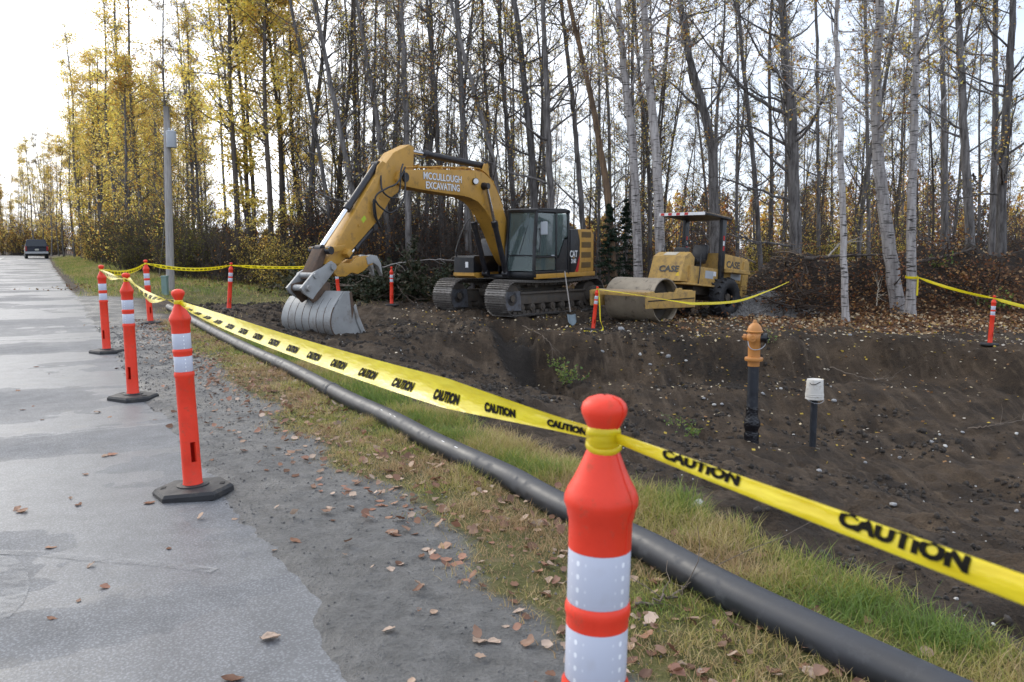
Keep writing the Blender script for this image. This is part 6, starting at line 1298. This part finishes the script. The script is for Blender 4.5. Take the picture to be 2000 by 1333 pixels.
# drop blades rooted under the pipe
root = V.reshape(-1, 8, 3)[:, 0, :2]; pl = PIPE_LINE[:, :2]
ord_ = np.argsort(pl[:, 1]); px_ = np.interp(root[:, 1], pl[ord_, 1], pl[ord_, 0]); near_ = np.abs(root[:, 0] - px_) * .872 < .085
keep = ~near_; V = V.reshape(-1, 8, 3)[keep].reshape(-1, 3); C = C.reshape(-1, 8, 3)[keep].reshape(-1, 3); m = len(V) // 8
i = np.arange(m * 8).reshape(m, 4, 2); Q = np.stack([i[:, :-1, 0], i[:, :-1, 1], i[:, 1:, 1], i[:, 1:, 0]], -1).reshape(-1, 4)
tag(link('verge_grass', mesh_q('verge_grass', V, Q, grass_mat, col=C)), 'green and straw coloured grass on both sides of the black pipe', 'grass', None, 'stuff')
l = sow(110000, 26, 90, .9, 9, lambda u, v: .16 + 0 * u, .018, lambda u, v: .38 + 0 * u, .9)
tag(link('bank_grass', mesh_q('bank_grass', l[0], l[1], grass_mat, col=l[2])), 'grassy bank between the far road edge and the trees', 'grass', None, 'stuff')
l = sow(30000, 16, 30, 1.5, 12, lambda u, v: .10 + 0 * u, .010, lambda u, v: .55 + 0 * u, .8)
tag(link('sparse_grass', mesh_q('sparse_grass', l[0], l[1], grass_mat, col=l[2])), 'thin dry grass round the foot of the grey pole', 'grass', None, 'stuff')

# fallen leaves: the nearest ones each on their own
BR = [(.36, .22, .15), (.46, .32, .23), (.27, .145, .09), (.52, .39, .30), (.21, .11, .07), (.38, .20, .135)]
def leaf_mesh(seed):
    rg = np.random.default_rng(seed); n = 7; t = np.linspace(0, 1, n); wd = .42 * np.sin(np.clip(t * 1.02, 0, 1) ** .75 * math.pi) ** .8 * (1 + .12 * rg.normal(0, 1, n)); wd[0] = .01; wd[-1] = .01
    cu = rg.uniform(.1, .4); rl = rg.uniform(.05, .5); V = []
    for k in range(n):
        for s_ in (-1, -.5, 0, .5, 1): V.append((t[k] - .5, s_ * wd[k], .08 + cu * (t[k] - .5) ** 2 * 1.3 + rl * abs(s_ * wd[k]) ** 1.3 * 1.1 + .03 * rg.normal()))
    ii = np.arange(n * 5).reshape(n, 5); Q = np.stack([ii[:-1, :-1], ii[:-1, 1:], ii[1:, 1:], ii[1:, :-1]], -1).reshape(-1, 4); V = np.array(V); V[:, 2] -= V[:, 2].min()
    c = np.tile(np.array(BR[seed % len(BR)]), (len(V), 1)) * (1 + .15 * rg.normal(0, 1, (len(V), 1))); return mesh_q('fallen_leaf', V, Q, fallen_mat, smooth=True, col=c)
LM = [leaf_mesh(k) for k in range(12)]
k = 0
while k < 270:
    u = rgg.uniform(1.0, 11) if rgg.uniform() < .75 else rgg.uniform(1, 5); v = rgg.normal(1.75, .32) if rgg.uniform() < .8 else rgg.uniform(-.6, 2.3)
    if v < -1 or v > 2.32: continue
    x, y = XY(u, v); px = 1000 + FPX * x / y
    if y < 2.2 or px < -20 or px > 2020: continue
    z = hz(x, y) if v > .97 else road_z(v)
    o = link('fallen_leaf', LM[rgg.integers(12)]); s = rgg.uniform(.028, .072); o.scale = (s, s * rgg.uniform(.6, 1.15), s * rgg.uniform(.25, 1.2)); o.location = (x, y, z + .001); o.rotation_euler = (rgg.normal(0, .13), rgg.normal(0, .13), rgg.uniform(0, 6.28)); k += 1
    tag(o, 'curled brown leaf fallen on the muddy road edge', 'leaf', 'fallen brown leaves along the road edge')
def scatter(name, n, xf, size, pal, lab, flatn=.75, lift=.02):
    x, y = xf(n); z = hgt(x, y); Cc = np.stack([x, y, z + lift * rgg.uniform(.2, 1, len(x))], 1); v, q = leaf_quads(Cc, size, rgg, flatn); tag(link(name, mesh_q(name, v, q, fallen_mat, col=pick(pal, len(x), rgg))), lab, 'leaves', None, 'stuff')
def verge_xy(n): u = rgg.uniform(-1, 17, n); v = rgg.normal(1.9, .38, n); return XY(u, v)
def leaf_stuff(name, n, xf, smin, smax, lab):
    x, y = xf(n); n = len(x); z = hgt(x, y); z = np.where(UV(x, y)[1] < .98, road_z(UV(x, y)[1]), z); VV = []; QQ = []; CC = []; o_ = 0
    T = [(np.array([v.co[:] for v in m_.vertices]), np.array([p.vertices[:] for p in m_.polygons])) for m_ in LM]
    for k in range(n):
        v, q = T[rgg.integers(len(T))]; s_ = rgg.uniform(smin, smax); R_ = Matrix.Rotation(rgg.uniform(0, 6.28), 3, 'Z') @ Matrix.Rotation(rgg.normal(0, .35), 3, 'X') @ Matrix.Rotation(rgg.normal(0, .35), 3, 'Y')
        w_ = v @ np.array(R_).T * s_; w_[:, 2] -= w_[:, 2].min(); VV.append(w_ + np.array([x[k], y[k], z[k] + .002 + .012 * rgg.uniform()])); QQ.append(q + o_); o_ += len(v); CC.append(np.tile(np.array(BR[rgg.integers(len(BR))]) * rgg.uniform(.6, 1.25), (len(v), 1)))
    tag(link(name, mesh_q(name, np.concatenate(VV), np.concatenate(QQ), fallen_mat, smooth=True, col=np.concatenate(CC))), lab, 'leaves', None, 'stuff')
leaf_stuff('leaf_litter', 2300, verge_xy, .022, .06, 'small brown leaves and bits strewn along the verge')
def site_xy(n):
    x = rgg.uniform(-3, 15, n); y = rgg.uniform(13, 23.5, n); k = rgg.uniform(0, 1, n) < (.10 + .9 * sstep(17, 21, y)) * (.25 + .75 * sstep(-1, 4, x)); return x[k], y[k]
scatter('scattered_leaves', 9500, site_xy, .075, [(.55, .45, .28), (.50, .36, .06), (.40, .24, .10), (.60, .52, .40), (.26, .14, .06), (.45, .40, .33)], 'yellow and pale leaves scattered over the dug earth')
def wood_xy(n):
    x = rgg.uniform(4, 22, n); y = rgg.uniform(20.5, 31, n); k = rgg.uniform(0, 1, n) < litter_mask(x, y) * (1 - .1 * sstep(24, 25.5, y)); return x[k], y[k]
scatter('forest_litter', 26000, wood_xy, .095, [(.22, .10, .04), (.14, .065, .03), (.32, .17, .07), (.10, .05, .025), (.42, .28, .14), (.50, .40, .26)], 'rust brown leaf litter covering the spoil bank under the birches', .45, .07)
def wood2_xy(n):
    x = rgg.uniform(-16, 8, n); y = rgg.uniform(26.5, 36, n); k = rgg.uniform(0, 1, n) < np.maximum(litter_mask(x, y), .15); return x[k], y[k]
scatter('woodland_litter', 14000, wood2_xy, .10, [(.20, .10, .045), (.30, .19, .07), (.12, .07, .035), (.40, .28, .08)], 'brown leaf litter at the foot of the wood behind the excavator', .4, .08)

# stones: larger ones single, small ones one mass
def rock(seed):
    rg = np.random.default_rng(seed); bm = NB(); bmesh.ops.create_icosphere(bm, subdivisions=2, radius=.5)
    s = rg.uniform(.6, 1.15, 3)
    for v in bm.verts:
        n_ = v.co.normalized(); k = 1 + .20 * (vnoise(np.array([n_.x * 2.2 + seed]), np.array([n_.y * 2.2 + n_.z * 3]), seed)[0] - .5) * 2; v.co = Vector((n_.x * s[0], n_.y * s[1], n_.z * s[2] * .7)) * .5 * k
    me = bpy.data.meshes.new('stone'); bm.to_mesh(me); bm.free(); me.materials.append(stone_mat if seed % 3 else stone_pale); me.polygons.foreach_set('use_smooth', [True] * len(me.polygons)); return me
stone_pale = mat('pale_stone', (.52, .51, .48), .7, var=.2, scale=5, dirt=(.2, (.2, .17, .13), 7))
RK = [rock(k) for k in range(9)]
big = [(1362 + 0, 988, .09), (1744, 988, .085), (1213, 645, .22), (1250, 695, .12), (1305, 700, .12), (1490, 770, .10), (1525, 760, .09), (1629, 786, .11), (1820, 866, .10), (1846, 874, .10), (1880, 846, .09), (1757, 895, .08), (1985, 850, .09), (1176, 690, .10), (1270, 715, .09), (1395, 795, .10), (1410, 790, .08), (1375, 780, .08), (1550, 850, .07), (1600, 920, .07), (1985, 1000, .07), (1835, 850, .07), (1690, 905, .06), (1660, 655, .10), (1340, 705, .09)]
def cast(px, py):                                             # where the sight line meets the ground
    r = ray(px, py); t = np.linspace(2, 45, 900); X = r[0] * t; Y = r[1] * t; Z = CAMH + r[2] * t; h = hgt(X, Y); k = np.argmax(Z < h); return X[k], Y[k], h[k]
for i, (px, py, s) in enumerate(big):
    x, y, z = cast(px, py); o = link('stone', RK[i % 9]); o.location = (x, y, z + s * .08); o.scale = (s, s, s); o.rotation_euler = (rgg.normal(0, .3), rgg.normal(0, .3), rgg.uniform(0, 6.28))
    tag(o, 'pale rounded stone lying on the dug earth' if i != 2 else 'largest grey stone, lying on the pit edge right of the leaning post', 'stone', 'stones on the dug earth')
VV = []; QQ = []; off_ = 0
def pebbles(name, n, xy, smin, smax, m_, lab):
    x, y = xy(n); z = hgt(x, y); n = len(x); th = np.array([0, math.pi / 2, math.pi, 1.5 * math.pi]); s = smin * (smax / smin) ** (rgg.uniform(0, 1, n) ** 2.2) * np.clip(.25 + y / 16.0, .3, 1)
    V = np.zeros((n, 12, 3)); az0 = rgg.uniform(0, 6.28, n)
    for r_, (zz, rr_) in enumerate(((-.25, .85), (.22, 1.0), (.55, .55))):
        for k in range(4):
            a = az0 + th[k] + r_ * .5; rad_ = s * rr_ * rgg.uniform(.35, .62, n); V[:, r_ * 4 + k] = np.stack([x + rad_ * np.cos(a), y + rad_ * np.sin(a), z + s * zz * rgg.uniform(.6, 1.1, n)], 1)
    b = (np.arange(n) * 12)[:, None]; q = [[4 * r_ + k, 4 * r_ + (k + 1) % 4, 4 * r_ + 4 + (k + 1) % 4, 4 * r_ + 4 + k] for r_ in range(2) for k in range(4)] + [[8, 9, 10, 11]]
    Q = (b[:, None, :] + np.array(q)[None]).reshape(-1, 4); tag(link(name, mesh_q(name, V.reshape(-1, 3), Q, m_)), lab, 'gravel', None, 'stuff')
clod_mat = mat('earth_clod', (.040, .032, .025), .9, var=.5, scale=4, bump=.4)
def clod_xy(n):
    u = rgg.uniform(-4, 24, n); v = 3.0 + 12 * rgg.uniform(0, 1, n) ** 1.3; x, y = XY(u, v); k = (y > 1.5) & (y < 26) & (rgg.uniform(0, 1, n) < np.clip(.25 + 1.2 * fbm(x, y, 1.2, 3, 151), 0, 1)); return x[k], y[k]
pebbles('earth_clods', 80000, clod_xy, .012, .12, clod_mat, 'dark crumbled clods all over the dug earth')
pebbles('pebbles', 2200, lambda n: (lambda q: q)(clod_xy(n)), .012, .05, stone_pale, 'small pale pebbles speckling the dug earth')
def shoulder_xy(n): u = rgg.uniform(0, 16, n); v = rgg.uniform(.75, 2.2, n); return XY(u, v)
pebbles('shoulder_grit', 12000, shoulder_xy, .006, .032, mat('grit', (.155, .15, .143), .8, var=.5, scale=3), 'grit and mud crumbs on the road shoulder')
def road_xy(n): u = rgg.uniform(1, 9, n); v = rgg.uniform(-2.5, .9, n); return XY(u, v)

# gravel heap behind the roller
g = at(1490, 25.6); gp = empty('gravel_heap', (g[0], g[1], hz(g[0], g[1]) - .1)); n = 110; a = np.linspace(-1, 1, n); AX, AY = np.meshgrid(a, a); rr_ = np.hypot(AX, AY); Z = np.clip(1 - rr_, 0, 1) ** 1.0 * .7 + .16 * fbm(AX * 2, AY * 2, .5, 6, 161, .62) * sstep(1, .9, rr_); Z[rr_ >= 1] = -.1
ii = np.arange(n * n).reshape(n, n); Q = np.stack([ii[:-1, :-1], ii[:-1, 1:], ii[1:, 1:], ii[1:, :-1]], -1).reshape(-1, 4); link('mound', mesh_q('mound', np.stack([AX * 2.0, AY * 1.6, Z], -1), Q, gravel_mat, smooth=True), gp)
_h0 = hgt; _gz = gp.location.z
def hgt(x, y, fine=True): a_ = np.clip((np.hypot(x / 2.0, y / 1.6)), 0, 1); return (1 - a_) * .7 + .16 * fbm(x / 2.0 * 2, y / 1.6 * 2, .5, 6, 161, .62) * sstep(1, .9, a_) - .01
def heap_xy(n): a_ = rgg.uniform(0, 6.28, n); q_ = np.sqrt(rgg.uniform(0, 1, n)) * .97; return 2.0 * q_ * np.cos(a_), 1.6 * q_ * np.sin(a_)
pebbles('heap_pebbles', 5000, heap_xy, .09, .33, gravel_mat, None); hp_ = bpy.data.objects['heap_pebbles']; hp_.parent = gp
if 'category' in hp_: del hp_['category']
hgt = _h0; tag(gp, 'heap of grey gravel behind the roller tyre', 'gravel heap')

# brush, roots and logs
def stick_pile(name, n, cx, cy, sx, sy, hh, lmin, lmax, m_, lab, cat, leaves=None, rad_=(.006, .03), needle=None, kindv=None, zoff=0.0, lift=None):
    x = rgg.normal(cx, sx, n); y = rgg.normal(cy, sy, n); fall = np.exp(-((x - cx) / (sx * 1.6)) ** 2); z = hgt(x, y) + rgg.uniform(0, 1, n) * hh * fall + zoff; az = rgg.uniform(0, 6.28, n); D = np.stack([np.cos(az), np.sin(az), rgg.normal(.08, .3, n)], 1); P1 = grow(np.stack([x, y, z], 1), D, rgg.uniform(lmin, lmax, n), 8, -.015, .12, rgg)
    W = [tubes(P1, rgg.uniform(*rad_, n)[:, None] * np.linspace(1, .35, 8)[None], 5)]; S, Dd, b, t = along(P1, n * 5, .2, 1, rgg); P2 = grow(S, Dd / (np.linalg.norm(Dd, axis=1, keepdims=True) + 1e-9) + rgg.normal(0, .6, (n * 5, 3)), rgg.uniform(.15, .6, n * 5), 5, .0, .15, rgg); W.append(tubes(P2, np.full((n * 5, 5), .006) * np.linspace(1, .4, 5), 3))
    v, q = merge(W); c = np.array([cx, cy, hz(cx, cy)]); o = empty(name, tuple(c)); tag(link('branches', mesh_q('branches', v - c, q, m_, smooth=True), o), kind='stuff')
    if leaves: C, _, _, _ = along(P2, leaves[0], 0, 1, rgg); v, q = leaf_quads(C + rgg.normal(0, .05, C.shape), leaves[1], rgg, .2); link('foliage', mesh_q('foliage', v - c, q, leaves[3], col=pick(leaves[2], len(C), rgg)), o)
    tag(o, lab, cat); 
    return o
x, y = at(770, 27.2); stick_pile('brush_pile', 150, x, y, 1.25, .45, .95, .8, 2.4, wood_twig, 'pile of cut spruce brush between the bucket and the tracks', 'brush pile', (14000, .12, [(.028, .042, .022), (.04, .05, .025), (.06, .055, .03)], needle_mat))
x, y = at(640, 27.6); stick_pile('brush_pile', 50, x, y, .8, .4, .5, .6, 1.6, wood_twig, 'low heap of cut branches behind the bucket', 'brush pile', (3500, .10, [(.04, .05, .025), (.10, .09, .04)], needle_mat))
x, y = at(1620, 25.2); stick_pile('root_tangle', 190, x, y, 1.9, .6, 1.0, .4, 1.5, root_brown, 'tangle of dark roots and sticks on the spoil bank behind the slim birch', 'roots', (2200, .085, [(.26, .10, .04), (.16, .07, .03), (.40, .22, .08)], fallen_mat), (.006, .032))
x, y = at(1860, 25.0); stick_pile('root_tangle', 150, x, y, 1.7, .6, .9, .4, 1.4, root_brown, 'roots and twigs poking from the bank right of the taped birch', 'roots', (2200, .085, [(.26, .10, .04), (.16, .07, .03), (.40, .22, .08)], fallen_mat), (.005, .02))
x, y = at(1545, 24.3); stick_pile('root_tangle', 60, x, y, .45, .4, 1.1, .4, 1.2, root_brown, 'torn up stump roots where the sagging tape ends', 'roots', None, (.01, .035))
x, y = at(1500, 27.0); stick_pile('root_tangle', 40, x, y, .7, .4, .8, .4, 1.3, wood_twig, 'splintered pale sticks above the gravel heap', 'roots', None, (.01, .03))
def one_branch(name, pts, r, lab, m_=wood_twig):
    q = smooth_path(pts, 22); q[1:-1] += rgg.normal(0, .012, (20, 3)); c = q[0].copy(); v, f = tubes((q - c)[None], (r * np.linspace(1, .4, 22))[None], 7); W = [(v, f)]
    S, D, b, t = along((q - c)[None], 8, .3, 1, rgg); P2 = grow(S, D / np.linalg.norm(D, axis=1, keepdims=True) + rgg.normal(0, .5, (8, 3)), rgg.uniform(.15, .6, 8), 5, .0, .15, rgg); W.append(tubes(P2, np.full((8, 5), r * .4) * np.linspace(1, .4, 5), 4)); v, f = merge(W)
    o = link(name, mesh_q(name, v, f, m_, smooth=True)); o.location = tuple(c); tag(o, lab, 'branch'); return o
one_branch('branch', [PD(722, 534, 26.5), PD(770, 516, 26.3), PD(850, 506, 26), PD(905, 511, 25.6)], .022, 'long pale branch arching from the brush to the excavator', mat('pale_branch', (.30, .28, .26), .8))
one_branch('branch', [PD(768, 545, 26.3), PD(790, 575, 25.8), PD(815, 600, 25.4)], .02, 'broken pale branch slanting down from the brush pile')
one_branch('log', [PD(1790, 512, 25.8), PD(1850, 500, 25.9), PD(1905, 484, 26.2)], .06, 'thin dead log lying across the bank behind the taped birch', bark_dark)
one_branch('log', [PD(1570, 505, 26.2), PD(1650, 500, 26), PD(1735, 497, 26)], .07, 'dead log along the top of the bank behind the slim birch', bark_dark)
one_branch('branch', [PD(1712, 597, 23.2), PD(1714, 570, 23.2), PD(1717, 548, 23.3)], .015, 'bare pale stick standing upright between the birches', mat('pale_stick', (.42, .36, .28), .8))
one_branch('branch', [PD(1617, 500, 25), PD(1640, 478, 25.2), PD(1665, 468, 25.4)], .03, 'pale snapped branch leaning beside the slim birch', mat('snapped_wood', (.38, .34, .28), .8))
def gb(pix, r, lab):
    pts = []
    for px, py in pix: x, y, z = cast(px, py); pts.append(np.array([x, y, z + .03]))
    one_branch('branch', pts, r, lab)
gb([(1020, 640), (1060, 660), (1085, 690)], .012, 'thin root trailing down the pit edge below the track')
gb([(1240, 1200), (1300, 1188), (1345, 1160)], .006, 'dry twig among the leaves beside the front post')
gb([(1890, 840), (1950, 833), (2000, 826)], .012, 'dry stick lying on the pit floor at the right edge')
gb([(1620, 720), (1700, 745), (1750, 740)], .012, 'root hanging from the cut bank behind the pail')
# green weeds in the dirt
def weed(px, py, n, s, lab):
    x, y, z = cast(px, py); rg = rgg; S = np.zeros((n, 3)); S[:, :2] = rg.normal(0, .10 * s, (n, 2)); P1 = grow(S, np.stack([rg.normal(0, .6, n), rg.normal(0, .6, n), np.ones(n)], 1), rg.uniform(.12, .40, n) * s, 5, .0, .12, rg); o = empty('weed', (x, y, z)); v, q = tubes(P1, np.full((n, 5), .003), 3); link('stems', mesh_q('stems', v, q, wood_twig), o); C, _, _, _ = along(P1, n * 9, .2, 1, rg); v, q = leaf_quads(C + rg.normal(0, .02, C.shape), .05 * s, rg, .3); link('foliage', mesh_q('foliage', v, q, grass_mat, col=pick([(.16, .28, .06), (.22, .33, .08), (.30, .32, .08)], len(C), rg)), o); tag(o, lab, 'weed')
weed(1112, 748, 22, 1.3, 'leafy green weed growing in the dirt below the pit edge'); weed(1088, 720, 9, 1.2, 'small weed sprig above the leafy weed in the dirt'); weed(1345, 852, 12, .9, 'green sprout in the dirt near the hydrant foot'); weed(1495, 672, 12, .9, 'yellow green sprout behind the hydrant top'); weed(1312, 832, 8, .7, 'tiny weed left of the green sprout by the hydrant')
weed(1835, 525, 20, 1.6, 'green sprig on the bank right of the taped birch'); weed(1950, 605, 24, 1.8, 'green plant beside the right hand post')
# bare bushes and saplings in front of the trunks on the right, behind the roller
